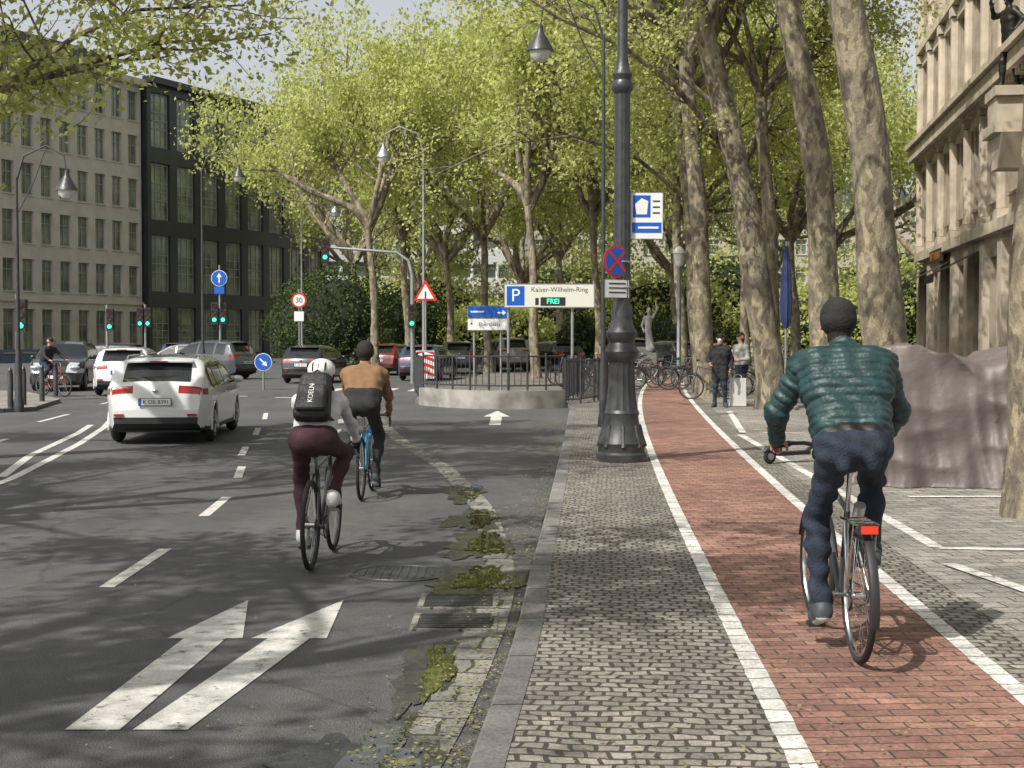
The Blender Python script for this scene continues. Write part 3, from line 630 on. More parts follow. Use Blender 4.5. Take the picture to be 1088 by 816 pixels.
def bicycle(loc,rot,paint,style='city',sh=.95,crank=0,rack=False,steer=0,name='bicycle'):
    e=empty(name,loc,rot); mb=MB()
    A_=V((0,0,.35));BB=V((0,.43,.28));ST=V((0,.28,.76));HT=V((0,.86,.92 if style=='city' else .86));HB=V((0,.91,.72));Fx=V((0,1.04,.35))
    def wheel(c):
        mb.torus(c,.331,.019,RUB,'X',48,8); mb.torus(c,.307,.010,CHROME if style=='city' else BLACKP,'X',48,6,sq=1.2)
        mb.cyl((c[0]-.04,c[1],c[2]),(c[0]+.04,c[1],c[2]),.022,CHROME,10)
        for i in range(28):
            a=2*math.pi*i/28; q=2*math.pi*(i+ (3 if i%2 else -3))/28; sx=.03 if i%4<2 else -.03
            mb.cyl((c[0]+sx,c[1]+.02*math.cos(q),c[2]+.02*math.sin(q)),(c[0],c[1]+.3*math.cos(a),c[2]+.3*math.sin(a)),.0014,CHROME,3)
    wheel(A_); 
    mb.cyl(BB,ST,.017,paint);mb.cyl(ST,HT-V((0,0,.03)),.015,paint);mb.cyl(BB,HB,.020,paint);mb.cyl(HB,HT,.019,paint,12)
    for s in(-1,1):
        mb.tube([A_+V((s*.055,0,0)),A_+V((s*.045,.1,-.01)),BB+V((s*.03,0,0))],[.009,.010,.011],paint); mb.tube([A_+V((s*.055,0,0)),ST+V((s*.02,-.02,-.04))],[.008,.009],paint)
    mb.cyl((-.045,.43,.28),(.045,.43,.28),.022,CHROME)
    sd=V((0,.21,sh)); mb.cyl(ST,sd-V((0,-.01,.04)),.0135,CHROME)
    mb.ell(sd+V((0,-.03,-.01)),(.075,.10,.028),BLACKP); mb.tube([sd+V((0,-.02,-.005)),sd+V((0,.08,-.004)),sd+V((0,.17,-.012))],[.055,.035,.017],BLACKP,10)
    for s,a in((-1,crank),(1,crank+math.pi)):
        p=BB+V((s*.075,.17*math.cos(a),.17*math.sin(a))); mb.tube([BB+V((s*.05,0,0)),p],[.012,.010],CHROME); mb.box(tuple(p+V((s*.055,0,0))),(.09,.08,.022),BLACKP)
    mb.torus(BB+V((.042,0,0)),.088,.006,BLACKP,'X',30,6)
    for z_ in(.085,-.085): mb.cyl(BB+V((.042,0,z_)),A_+V((.042,0,z_*.45)),.004,BLACKP,5)
    mb.torus(A_+V((.042,0,0)),.04,.005,BLACKP,'X',20,5)
    mb.X=Matrix.Translation(HB)@Matrix.Rotation(steer,4,'Z')@Matrix.Translation(-HB)
    wheel(Fx)
    for s in(-1,1): mb.tube([HB+V((s*.03,0,-.02)),HB+V((s*.045,.03,-.12)),Fx+V((s*.052,0,0))],[.014,.013,.009],paint)
    mb.cyl(HB+V((-.035,0,-.01)),HB+V((.035,0,-.01)),.018,paint)
    if style=='city':
        top=HT+V((0,-.02,.12)); mb.cyl(HT,top,.013,CHROME); mb.cyl(top,top+V((0,.06,.02)),.014,BLACKP); c=top+V((0,.06,.02))
        for s in(-1,1): mb.tube([c,c+V((s*.12,0,.02)),c+V((s*.22,-.02,.02)),c+V((s*.31,-.08,.01))],[.012,.012,.012,.012],BLACKP); mb.cyl(c+V((s*.21,-.02,.02)),c+V((s*.32,-.085,.01)),.017,RUB); mb.cyl(c+V((s*.2,.02,0)),c+V((s*.29,0,-.02)),.006,CHROME,6)
        mb.torus(Fx,.375,.011,BLACKP,'X',26,6,rad(20),rad(165),2.2)
    else:
        top=HT+V((0,0,.03)); mb.cyl(HT,top,.013,BLACKP); c=top+V((0,.09,.0)); mb.cyl(top,c,.013,BLACKP)
        for s in(-1,1): mb.tube([c,c+V((s*.16,0,0)),c+V((s*.2,.02,0)),c+V((s*.205,.09,0)),c+V((s*.21,.11,-.05)),c+V((s*.215,.07,-.12)),c+V((s*.22,0,-.13))],.013,RUB,8); mb.tube([c+V((s*.205,.08,0)),c+V((s*.205,.12,.04))],[.017,.013],BLACKP); mb.tube([c+V((s*.205,.12,.0)),c+V((s*.205,.10,-.09))],[.006,.005],CHROME)
    mb.X=None
    if rack:
        mb.torus(A_,.378,.011,BLACKP,'X',30,6,rad(25),rad(195),2.2)
        for s in(-1,1):
            mb.tube([V((s*.06,.16,.74)),V((s*.06,-.18,.745)),V((s*.03,-.21,.745))],.006,CHROME,6); mb.cyl((s*.06,-.02,.745),(s*.06,0,.37),.005,CHROME,6); mb.cyl((s*.06,-.14,.745),(s*.06,0,.37),.005,CHROME,6)
        for y in(.1,0,-.1): mb.cyl((-.06,y,.745),(.06,y,.745),.005,CHROME,6)
        mb.box((0,-.215,.725),(.10,.03,.05),BLACKP); mb.box((0,-.235,.725),(.085,.012,.04),REFLR)
        mb.cyl((.05,.2,.80),(.05,.45,.42),.032,BOT)
    mb.obj('frame_and_wheels',e,45); return e
def rider(name,loc,rot,cl,sh,neck,head_,grips,crank,style,bulk=1,slim=1,voxel=.01,ripple=None,hips=1.,l=.45,fold=.004,hairlen=0,shw=.19,extra=None,hfd=(0,1,-.1),low=None):
    e=empty(name,loc,rot); pel=V((0,.15,sh+.085)); ne=V(neck); j=dict(pelvis=pel,neck=ne,head=head_,hfd=hfd,hup=(0,.12,1))
    ax=(ne-pel).normalized()
    for s,n in((-1,'L'),(1,'R')):
        S=ne+V((s*shw,0.0,-.055))-ax*.01; g=V((s*grips[0],grips[1],grips[2])); W=g+V((s*.0,-.075,.040)); 
        j['sh'+n]=S; j['wr'+n]=W; j['el'+n]=ik(S,W,.30*l/.45,.26*l/.45,(s*.9,-.3,-.6)); j['hd'+n]=V((-s*.12,1,-.25))
        a=crank if s<0 else crank+math.pi; p=V((0,.43,.28))+V((s*.125,.17*math.cos(a),.17*math.sin(a)))
        lo=math.sin(a)<0; To=p+V((0,.01,.045)); An=To+(V((0,-.12,.095)) if lo else V((0,-.13,.055))); j['an'+n]=An; j['to'+n]=To
        h=pel+V((s*.09,0,0)); j['kn'+n]=ik(h,An,l,l*.97,(s*.25,1,.3))
    body('figure',e,j,cl,bulk,slim,voxel,ripple,extra(pel,ne,ax) if extra else None,True,hairlen,None,fold,hips,low)
    return e,j
JEAN=cloth('denim_dark',(.014,.023,.040),.45); BLK=cloth('black_fabric',(.018,.018,.020),.2); MAR=cloth('maroon_leggings',(.05,.018,.028))
PUF=M('teal_puffer',(.019,.050,.054),.5,var=.2,vs=8,bump=.35,bs=40); BRN=cloth('brown_jacket',(.22,.125,.06)); WFAB=cloth('white_fabric',(.60,.60,.60)); GREYF=cloth('grey_fabric',(.30,.29,.27))
KNIT=cloth('black_knit',(.014,.014,.015),.3); SHOE=M('shoe_dark',(.045,.055,.065),.6); SOLE=M('shoe_sole',(.5,.5,.48),.6); SHW=M('shoe_white',(.62,.62,.60),.5); BELT=M('belt_leather',(.012,.011,.010),.4); HAIRB=cloth('hair_brown',(.04,.025,.015)); HAIRD=cloth('hair_dark',(.015,.012,.01))
cr=rad(-80); loc=(1.80,7.35,.004)
bicycle(loc,rad(-1),M('bike_paint_grey',(.07,.08,.09),.35,coat=.5),'city',1.03,cr,rack=True,steer=rad(4))
def ex_green(pel,ne,ax):
    w=pel+ax*.085
    return [(w-V((.075,0,0)),w+V((.075,0,0)),.119,.119,BELT,'b')]+[(pel+V((s*.075,-.115,-.03)),pel+V((s*.075,-.125,-.10)),.030,.028,JEAN,'b') for s in(-1,1)]
rider('cyclist',loc,rad(-1),dict(top=PUF,pants=JEAN,skin=SKIN,hair=HAIRD,hat=KNIT,shoes=SHOE,sole=SOLE,wide=1),1.03,(0,.42,1.60),(-.01,.52,1.765),(.30,.83,1.065),cr,'city',1.25,1.06,.008,(PUF,.046,.011,tuple((V((0,.42,1.60))-V((0,.15,1.11))).normalized())),1.02,.475,.008,.05,.212,ex_green,low=1.17)
# woman cyclist
cr=rad(-82); loc=(-1.55,10.9,-.098)
bicycle(loc,rad(-2.5),M('bike_paint_black',(.03,.03,.035),.3,coat=.6),'road',.91,cr)
e,j=rider('cyclist',loc,rad(-2.5),dict(top=WFAB,pants=MAR,skin=SKIN,hair=HAIRD,shoes=SHW,sock=SHW,glove=BLK),.91,(0,.42,1.34),(0,.53,1.47),(.205,1.03,.90),cr,'road',.90,.95,.009,None,1.02,.43,.004,.05,.165,None)
mb=MB(); ne=V((0,.42,1.34)); pel=V((0,.15,.995)); ax=(ne-pel).normalized(); Fp=unit(V((0,1,0))-ax*ax.y); BPK=M('backpack_black',(.016,.016,.018),.6,var=.2,vs=12,bump=.35,bs=30)
c=pel.lerp(ne,.64)-Fp*.19; rxx=-math.atan2(ax.y,ax.z)
mb.box(tuple(c),(.30,.15,.44),BPK,0,.82,rxx); mb.obj('backpack_body',e,0,.06,seg=4)
mb=MB(); mb.box(tuple(c-ax*.07-Fp*.085),(.24,.06,.24),BPK,0,.9,rxx); mb.obj('backpack_pocket',e,0,.025,seg=3)
mb=MB()
for s in(-1,1): mb.tube([c+V((s*.08,0,0))+ax*.2+Fp*.05,ne+V((s*.09,-.02,.085)),ne+V((s*.11,.1,-.03)),c+V((s*.15,0,0))+Fp*.22-ax*.1,c+V((s*.12,0,0))-ax*.18],.016,BPK,8)
mb.tube([c+ax*.22+V((-.04,0,0)),c+ax*.255,c+ax*.22+V((.04,0,0))],.009,BPK,6)
mb.obj('backpack_straps',e)
o=text('KOELN',.055,(0,0,0),WHITE,e); o.rotation_mode='QUATERNION'
zx=ax; nrm=-Fp; yv=nrm.cross(zx); o.rotation_quaternion=Matrix((zx,yv,nrm)).transposed().to_quaternion(); o.location=c-Fp*.119-ax*.05
HELM=M('helmet_white',(.74,.74,.72),.35,coat=.3)
mb=MB(); hc=V((0,.50,1.535)); mb.ell(tuple(hc),(.110,.145,.090),HELM,28,14,rx=.1)
for s in(-.05,.0,.05): mb.ell(tuple(hc+V((s,-.088,.020))),(.008,.056,.042),BLACKP,10,8,rx=.4)
for s in(-1,1): mb.tube([hc+V((s*.10,.0,-.04)),hc+V((s*.08,.03,-.13)),hc+V((0,.06,-.165))],.006,BLACKP,6)
mb.obj('bicycle_helmet',e)
# brown jacket cyclist
cr=rad(75); loc=(-1.66,15.6,-.098)
bicycle(loc,rad(-1),M('bike_paint_blue',(.05,.22,.35),.3,coat=.6),'road',.96,cr)
def ex_b(pel,ne,ax):
    w=pel+ax*.13; return [(w-V((.08,0,0)),w+V((.08,0,0)),.120,.120,BLK,'b')]
rider('cyclist',loc,rad(-1),dict(top=BRN,hem=BLK,pants=BLK,skin=SKIN,hair=HAIRD,hat=KNIT,shoes=SHOE,sock=BLK,fore=BRN,sole=SOLE),.96,(0,.36,1.44),(0,.43,1.61),(.21,1.0,.90),cr,'road',1.1,1.0,.011,None,1.02,.46,.005,.02,.20,ex_b)
cr=rad(-60); loc=(-14.2,43,-.098)
bicycle(loc,rad(235),M('bike_paint_red',(.3,.03,.03),.3),'city',.95,cr)
rider('cyclist',loc,rad(235),dict(top=BLK,pants=JEAN,skin=SKIN,hair=HAIRD,shoes=SHOE),.95,(0,.34,1.48),(0,.38,1.66),(.30,.83,1.065),cr,'city',1.05,1.,.016,None)
def stander(name,loc,rot,cl,arms,legs=.12,hairlen=0,mask=None,bulk=1,scale=1,extra=None,step=0):
    e=empty(name,loc,rot,scale); pel=V((0,0,.95)); ne=V((0,.02,1.47)); j=dict(pelvis=pel,neck=ne,head=(0,.04,1.65),hfd=(0,1,-.1))
    for s,n in((-1,'L'),(1,'R')):
        j['sh'+n]=ne+V((s*.19,0,-.06)); W=V(arms[0 if s<0 else 1]); j['wr'+n]=W; j['el'+n]=ik(j['sh'+n],W,.29,.26,(s*.5,-1,-.2)); j['hd'+n]=(W-V(j['el'+n]))
        An=V((s*legs,s*step,.085)); j['an'+n]=An; j['to'+n]=An+V((s*.03,.14,-.045)); j['kn'+n]=ik(pel+V((s*.09,0,0)),An,.44,.43,(0,1,0))
    j['pn']={-1:V((1,0,0)),1:V((-1,0,0))}
    body('figure',e,j,cl,bulk,1,.014,None,extra,False,hairlen,mask,.004); return e
coat=[(V((-.07,0,.9)),V((-.08,0,.74)),.12,.125,BLK,'b'),(V((.07,0,.9)),V((.08,0,.74)),.12,.125,BLK,'b')]
MASK=M('face_mask_white',(.6,.62,.65),.7)
stander('pedestrian',(5.02,34.3,0),rad(165),dict(top=BLK,hem=BLK,pants=JEAN,skin=SKIN,hair=HAIRD,shoes=SHOE),((-.26,.06,.92),(.22,.22,1.05)),.13,0,MASK,1.12,1.0,coat)
stander('pedestrian',(5.68,35.2,0),rad(120),dict(top=GREYF,pants=JEAN,skin=SKIN,hair=HAIRB,shoes=SHOE),((-.2,.28,1.1),(.25,.12,.86)),.11,.08,None,1.08,1.02)
stander('pedestrian',(7.6,52,0),rad(200),dict(top=BRN,pants=BLK,skin=SKIN,hair=HAIRB,shoes=SHOE),((-.26,.1,.9),(.26,.1,.9)),.11,.06,None,1.0,1.0,step=.15)
stander('pedestrian',(4.2,55,0),rad(10),dict(top=BLK,pants=JEAN,skin=SKIN,hair=HAIRB,shoes=SHOE),((-.26,.1,.9),(.26,.1,.9)),.11,.06,None,1.0,1.0,step=.15)
mb=MB(); mb.box((5.48,34.5,.36),(.38,.20,.68),M('bag_white',(.66,.66,.64),.6,var=.05,bump=.3,bs=8),rad(10),.92)
for s in(-.06,.06): mb.torus((5.48,34.5+s,.70),.09,.008,WHITE,'Y',14,5,0,math.pi)
mb.obj('shopping_bag',None,40,.02)
print('people',time.time()-T0)
# ---------------------------------------------------------------- cars
RIM=M('alloy_rim',(.35,.35,.36),.35,metal=.8)
def car(name,loc,rot,paint,kind='wagon',W=1.79,plate='K DB 8391',scale=1):
    e=empty(name,loc,rot,scale)
    if kind=='wagon': L=4.65; top=[(0,.60),(.02,.76),(.06,.93),(.11,1.00),(.2,1.11),(.34,1.25),(.52,1.385),(.7,1.425),(1.5,1.465),(2.2,1.45),(2.7,1.38),(3.5,.99),(3.9,.92),(4.3,.82),(4.55,.68),(4.65,.55)]; rw=(.14,.46); ws=(2.74,3.42); bel=.94
    elif kind=='suv': L=4.45; top=[(0,.66),(.02,.85),(.05,1.05),(.1,1.12),(.34,1.52),(.5,1.58),(1.4,1.64),(2.1,1.62),(2.55,1.54),(3.2,1.12),(3.7,1.05),(4.1,.96),(4.35,.82),(4.45,.62)]; rw=(.12,.34); ws=(2.58,3.15); bel=1.05
    else: L=4.2; top=[(0,.58),(.02,.75),(.08,.93),(.14,1.0),(.5,1.36),(.7,1.43),(1.4,1.47),(2.0,1.45),(2.4,1.38),(3.1,1.0),(3.6,.91),(3.95,.8),(4.12,.68),(4.2,.52)]; rw=(.18,.5); ws=(2.44,3.05); bel=.92
    wr=.325 if kind!='suv' else .355; wy=(.80,L-.85)
    ys=sorted(set([0,.01,.02,.04,.06,.09,.11]+[round(rw[0],3),round(rw[1],3),round(ws[0],3),round(ws[1],3)]+[round(y,3) for y in np.arange(.17,L-.1,.03)]+[L-.09,L-.06,L-.04,L-.02,L-.01,L]))
    tz=lambda y: float(np.interp(y,[t[0] for t in top],[t[1] for t in top])); bz=lambda y: float(np.interp(y,[0,.12,.3,L-.3,L-.1,L],[.36,.26,.22,.20,.24,.34]))
    def w(y,z):
        a=min(1,y/.65); b=min(1,(L-y)/.8); p=1-.20*(1-a)**2.2-.22*(1-b)**2.4
        q=W/2*p
        if z>bel: q-=.015+(z-bel)*.38+max(0,z-bel-.4)*.5
        else: q-=.05*((bel-z)/.7)**2 if z<.6 else .014*abs(z-.78)/.2
        return q
    rows=[]
    for y in ys:
        t=tz(y);b=bz(y); be=min(bel,t-.02) if t>bel+.03 else t-.02; gt=max(be+.001,t-.085)
        if t<=bel+.03: be=b+(t-b)*.75; gt=b+(t-b)*.92
        zs=list(np.linspace(b,be,20))+list(np.linspace(be,gt,6))[1:]+[gt+(t-gt)*.45,gt+(t-gt)*.8,t]; rows.append(zs)
    nz=len(rows[0]); mb=MB(); NI=len(ys); vs=[];idx={}
    for i,y in enumerate(ys):
        for k,z_ in enumerate(rows[i]):
            ww=w(y,z_)
            if k==nz-1: ww-=.085
            if k==nz-2: ww-=.035
            if k==nz-3: ww-=.010
            for s in(-1,1): idx[(i,k,s)]=len(vs); vs.append((s*ww,y,z_))
    NX=14
    for i,y in enumerate(ys):
        x1=vs[idx[(i,nz-1,1)]][0]
        for q in range(1,NX):
            s=-1+2*q/NX; idx[('t',i,q)]=len(vs); vs.append((s*x1,y-.055*(1-s*s)*max(0,1-y/.5)+.07*(1-s*s)*max(0,1-(L-y)/.6),tz(y)+.025*(1-s**2)))
        idx[('t',i,0)]=idx[(i,nz-1,-1)]; idx[('t',i,NX)]=idx[(i,nz-1,1)]
    F={};
    def af(f,m): F.setdefault(m,[]).append(f)
    for i in range(NI-1):
        y=(ys[i]+ys[i+1])/2
        for k in range(nz-1):
            z_=(rows[i][k]+rows[i][k+1])/2; m=paint
            if any((y-c)**2+(z_-wr)**2<(wr+.05)**2 for c in wy): continue
            if 19<=k<24 and tz(y)>bel+.12 and y>rw[1]*.9:
                m=GLASSD
                if any(abs(y-c)<h for c,h in((1.05,.035),(1.98,.05),(rw[1]+.08,.06))): m=paint if kind!='wagon' else BLACKP
            if z_<.30: m=BLACKP
            if y<.26 and bel-.12<z_<bel-.01: m=TAIL
            if y>L-.45 and .62<z_<.76: m=HEADL
            for s in(-1,1):
                f=(idx[(i,k,s)],idx[(i+1,k,s)],idx[(i+1,k+1,s)],idx[(i,k+1,s)]); af(f if s>0 else f[::-1],m)
        for q in range(NX):
            m=paint; s=-1+2*(q+.5)/NX; z_=tz(y)
            if rw[0]<y<rw[1] and abs(s)<.80: m=GLASSD
            if ws[0]<y<ws[1] and abs(s)<.92: m=GLASSD
            if bel-.13<z_<bel+.03 and y<.15 and abs(s)>.6: m=TAIL
            if y>L-.32 and abs(s)>.55 and z_>.6: m=HEADL
            if y>L-.1 and abs(s)<.6 : m=BLACKP
            af((idx[('t',i,q)],idx[('t',i,q+1)],idx[('t',i+1,q+1)],idx[('t',i+1,q)]),m)
        af((idx[(i,0,-1)],idx[(i+1,0,-1)],idx[(i+1,0,1)],idx[(i,0,1)]),BLACKP)
    for i in(0,NI-1):
        for k in range(nz-1):
            prevc=[]; 
            for kk in(k,k+1):
                row=[idx[(i,kk,-1)]]
                x1=vs[idx[(i,kk,1)]][0]
                if kk==nz-1: row+=[idx[('t',i,q)] for q in range(1,NX)]
                else:
                    for q in range(1,NX):
                        s=-1+2*q/NX; key=('c',i,kk,q)
                        if key not in idx: idx[key]=len(vs); vs.append((s*x1,ys[i]+(-.055 if i==0 else .07)*(1-s*s),rows[i][kk]))
                        row.append(idx[key])
                row.append(idx[(i,kk,1)]); prevc.append(row)
            z_=rows[i][k]; m=BLACKP if z_<.46 or (i and z_<.55) else paint
            for q in range(NX):
                f=(prevc[0][q],prevc[0][q+1],prevc[1][q+1],prevc[1][q]); af(f if i==0 else f[::-1],m)
    mb.v.extend(vs)
    for m,fs in F.items():
        kk=mb.mi(m)
        for f in fs: mb.f.append(f); mb.m.append(kk)
    mb.obj('body',e,35)
    mb=MB()
    mb.box((0,L/2,.42),(W-.42,L-.5,.44),BLACKP)
    for c in wy:
        for s in(-1,1):
            mb.torus((s*(W/2-.125),c,wr),wr-.085,.085,RUB,'X',36,10,sq=1.15); mb.cyl((s*(W/2-.1),c,wr),(s*(W/2-.035),c,wr),wr-.115,BLACKP,30)
            mb.torus((s*(W/2-.04),c,wr),wr-.11,.012,RIM,'X',36,6)
            for q in range(5):
                a=2*math.pi*q/5+.3; d=V((0,math.cos(a),math.sin(a))); p=V((s*(W/2-.032),c,wr)); mb.tube([p,p+d*(wr-.12)],[.035,.022],RIM,6)
            mb.torus((s*(W/2-.035),c,wr),wr+.045,.022,paint if kind!='suv' else BLACKP,'X',24,6,rad(-15),rad(195))
    for s in(-1,1):
        mb.ell((s*(W/2+.09),ws[1]-.33,bel+.07),(.10,.06,.07),paint); mb.cyl((s*(W/2-.06),ws[1]-.3,bel+.02),(s*(W/2+.05),ws[1]-.32,bel+.05),.02,BLACKP,6)
        for yy in(1.1,2.05): mb.ell((s*(W/2-.003),yy,bel-.12),(.014,.09,.018),paint)
        if kind!='hatch': mb.tube([(s*(W/2-.30),rw[1]+.25,tz(1)-.02),(s*(W/2-.30),rw[1]+.35,tz(1)+.035),(s*(W/2-.30),2.2,tz(2)+.035),(s*(W/2-.30),2.35,tz(2.3)-.0)],.014,paint if kind=='wagon' else BLACKP,6)
    mb.box((0,-.068,.72),(.54,.02,.13),BLACKP); mb.box((0,-.081,.72),(.52,.008,.11),WHITE); mb.box((-.24,-.086,.72),(.04,.004,.108),BLUE)
    mb.ell((0,-.035,.90),(.05,.015,.03),CHROME)
    for s in(-1,1): mb.box((s*.60,-.032,.50),(.16,.02,.045),TAIL,rz=s*rad(6))
    mb.box((0,rw[1]-.02,tz(rw[1])+.045),(W*.62,.26,.03),paint); mb.box((0,rw[1]-.155,tz(rw[1])+.045),(.3,.01,.02),TAIL)
    mb.tube([(0,rw[0]-.06,tz(rw[0])+.03),(-.28,(rw[0]+rw[1])/2-.13,tz(rw[0])+.16)],.010,BLACKP,5)
    mb.box((0,L+.08,.48),(.52,.02,.11),WHITE); mb.box((0,L+.06,.32),(W*.5,.03,.12),BLACKP)
    for s in(-1,1): mb.ell((s*.62,L-.03,.70 if kind!='suv' else .8),(.17,.1,.07),HEADL)
    mb.obj('wheels_and_trim',e,40,.004)
    text(plate,.095,(.02,-.087,.718),BLACKP,e)
    return e
PW=M('car_paint_white',(.66,.67,.68),.25,coat=1,spec=.5); PB=M('car_paint_black',(.012,.013,.015),.2,coat=1); PG=M('car_paint_grey',(.09,.10,.11),.25,coat=1,metal=.3); PBl=M('car_paint_blue',(.02,.04,.09),.25,coat=1); PR=M('car_paint_red',(.12,.012,.012),.25,coat=1);PS=M('car_paint_silver',(.35,.36,.37),.3,metal=.6,coat=1)
car('station_wagon',(-5.92,23.6,-.1),rad(4),PW,'wagon')
car('hatchback_car',(-11.85,43,-.1),rad(6),PW,'hatch',plate='K AL 204')
car('sport_utility_vehicle',(-15.6,51,-.1),rad(188),PB,'suv')
car('sport_utility_vehicle',(-11.2,60,-.1),rad(60),PG,'suv')
car('hatchback_car',(-13.4,66,-.1),rad(75),PS,'hatch')
car('hatchback_car',(-8.1,54.5,-.1),rad(-8),PB,'hatch')
car('hatchback_car',(-6.2,66,-.1),rad(-15),PR,'hatch')
car('station_wagon',(-18,70,-.1),rad(80),PB,'wagon')
car('hatchback_car',(-3.9,58,-.1),rad(-10),PBl,'hatch')
for i,(x,y) in enumerate(((-2.5,68),(0.2,69),(2.9,70),(-19,80),(6.6,74),(9.4,76))): car('parked_car',(x,y,0 if x>-4 else -.1),rad(4+10*i%30),(PG,PS,PB,PBl,PW,PG,PB)[i],('hatch','suv','wagon')[i%3])
print('cars',time.time()-T0)
# ---------------------------------------------------------------- street furniture
e=empty('ornate_street_lamp',(1.5,19.45,0)); mb=MB()
mb.lathe([(.345,0),(.345,.10),(.32,.13),(.32,.22),(.335,.25),(.315,.30),(.285,.36),(.25,.48),(.232,.60),(.245,.66),(.225,.70)],IRON,n=16)
mb.lathe([(.225,.70),(.20,.85),(.185,1.05),(.175,1.30),(.185,1.36)],IRON,n=32,flute=.07)
mb.lathe([(.185,1.36),(.225,1.42),(.235,1.50),(.20,1.56),(.17,1.62),(.21,1.70),(.215,1.76),(.165,1.84),(.14,1.95),(.155,2.03),(.125,2.10),(.118,2.2)],IRON,n=24)
mb.lathe([(.118,2.2),(.112,3.5),(.105,5.0)],IRON,n=28,flute=.06)
mb.lathe([(.105,5.0),(.14,5.05),(.15,5.12),(.12,5.18),(.14,5.26),(.10,5.33),(.072,5.5),(.066,7.5),(.055,9.4),(.09,9.45),(.06,9.6)],IRON,n=20)
for k in range(8):
    a=k*math.pi/4; mb.tube([(.25*math.cos(a),.25*math.sin(a),.5),(.275*math.cos(a),.275*math.sin(a),.35),(.32*math.cos(a),.32*math.sin(a),.2)],[.02,.03,.035],IRON,6)
for s in(-1,1): mb.tube([(0,0,9.3),(s*.3,0,9.9),(s*.9,0,10.1),(s*1.4,0,9.8),(s*1.45,0,9.5)],.03,IRON,8); mb.lathe([(.03,0),(.06,-.08),(.22,-.25),(.26,-.4),(.02,-.42)][::-1],IRON,(s*1.45,0,9.55))
mb.obj('post',e,35)
def disc_sign(e,c,r,rz,kind):
    mb=MB(); X=Matrix.Translation(c)@Matrix.Rotation(rz,4,'Z'); mb.X=X
    def disc(R_,y,mat): mb.tube([(0,y,0),(0,y-.004,0)],[R_,R_],mat,36)
    disc(r,.012,STEEL); 
    if kind=='nostop':
        disc(r*.99,.006,REDM); disc(r*.84,.001,BLUE)
        for a in(rad(45),rad(-45)): mb.add([tuple(Matrix.Rotation(a,3,'Y')@V((x,-.006-.002*(a>0),zz))) for x,zz in((-r*.85,-r*.08),(r*.85,-r*.08),(r*.85,r*.08),(-r*.85,r*.08))],[(0,1,2,3)],REDM)
    if kind=='straight':
        disc(r*.99,.006,WHITE); disc(r*.93,.001,BLUE); mb.box((0,-.006,-r*.15),(r*.16,.004,r*.8),WHITE); mb.prism([(-r*.32,r*.12),(r*.32,r*.12),(0,r*.65)],-.009,-.005,WHITE)
    if kind=='keepright':
        disc(r*.99,.006,WHITE); disc(r*.93,.001,BLUE); 
        mb.X=X@Matrix.Rotation(rad(135),4,'Y'); mb.box((0,-.006,-r*.15),(r*.16,.004,r*.8),WHITE); mb.prism([(-r*.32,r*.12),(r*.32,r*.12),(0,r*.65)],-.009,-.005,WHITE); mb.X=X
    if kind=='speed': disc(r*.99,.006,REDM); disc(r*.78,.001,WHITE)
    mb.obj('sign_face',e,30); mb.X=None
s=empty('no_stopping_sign',(1.42,19.28,2.72)); disc_sign(s,(0,0,0),.22,rad(32),'nostop')
mb=MB(); mb.X=Matrix.Rotation(rad(32),4,'Z'); mb.box((0,0,-.37),(.40,.015,.25),STEEL); mb.box((0,-.010,-.37),(.385,.004,.235),WHITE)
for zz in(-.30,-.36,-.42): mb.box((0,-.014,zz),(.28,.002,.018),BLACKP)
mb.X=None; mb.torus((.08,.17,0),.125,.012,STEEL,'Z',20,5); mb.torus((.08,.17,-.35),.125,.012,STEEL,'Z',20,5); mb.obj('plate_and_clamps',s)
s=empty('information_sign',(1.84,19.5,3.35)); mb=MB(); mb.box((0,0,0),(.45,.03,.64),STEEL); mb.box((0,-.018,0),(.43,.004,.62),WHITE); mb.box((-.07,-.022,.13),(.24,.003,.30),BLUE); mb.box((.0,-.022,-.16),(.40,.003,.14),BLUE)
mb.cyl((-.3,0,.2),(-.2,0,.2),.012,STEEL); mb.cyl((-.3,0,-.2),(-.2,0,-.2),.012,STEEL); mb.prism([(-.14,.02),(0,.02),(.02,.2),(-.07,.24),(-.16,.16)],-.026,-.0245,WHITE)
for zz in(.2,.12,.04): mb.box((.13,-.022,zz),(.1,.002,.02),BLACKP)
mb.box((.02,-.026,-.16),(.28,.002,.03),WHITE); mb.obj('panel',s)
LG=M('lamp_glass',(.6,.6,.55),.2)
def mast(name,x,y,h,side,arm,mat=IRON,r=.07):
    e=empty(name,(x,y,0)); mb=MB(); mb.lathe([(r*2.2,-.1),(r*2.2,.15),(r*1.7,.25),(r*1.5,1.1),(r*1.1,1.25),(r,1.4),(r*.6,h)],mat,n=14)
    mb.tube([(0,0,h-.1),(side*arm*.15,0,h+.5),(side*arm*.6,0,h+.75),(side*arm*.95,0,h+.5),(side*arm,0,h+.1)],[r*.55,r*.45,r*.35,r*.3,r*.25],mat,8)
    mb.tube([(0,0,h-.9),(side*arm*.35,0,h-.1),(side*arm*.6,0,h+.72)],.015,mat,6)
    mb.lathe([(.01,-.62),(.12,-.60),(.2,-.5),(.21,-.42)],LG,(side*arm,0,h+.1),16); mb.lathe([(.26,-.42),(.24,-.36),(.12,-.15),(.06,-.05),(.05,.05),(.02,.08)],mat,(side*arm,0,h+.1),16)
    mb.obj('mast',e,35)
mast('street_lamp',1.73,27,7.4,-1,1.2,IRON,.045)
mast('street_lamp',-3.1,50,8.3,-1,1.4,STEEL,.06)
mast('street_lamp',-12.6,58,8.5,1,1.5,IRON,.06)
mast('street_lamp',-11.8,34,5.5,1,1.2,IRON,.055)
mast('street_lamp',-9.3,63,7.5,1,1.5,STEEL,.05)
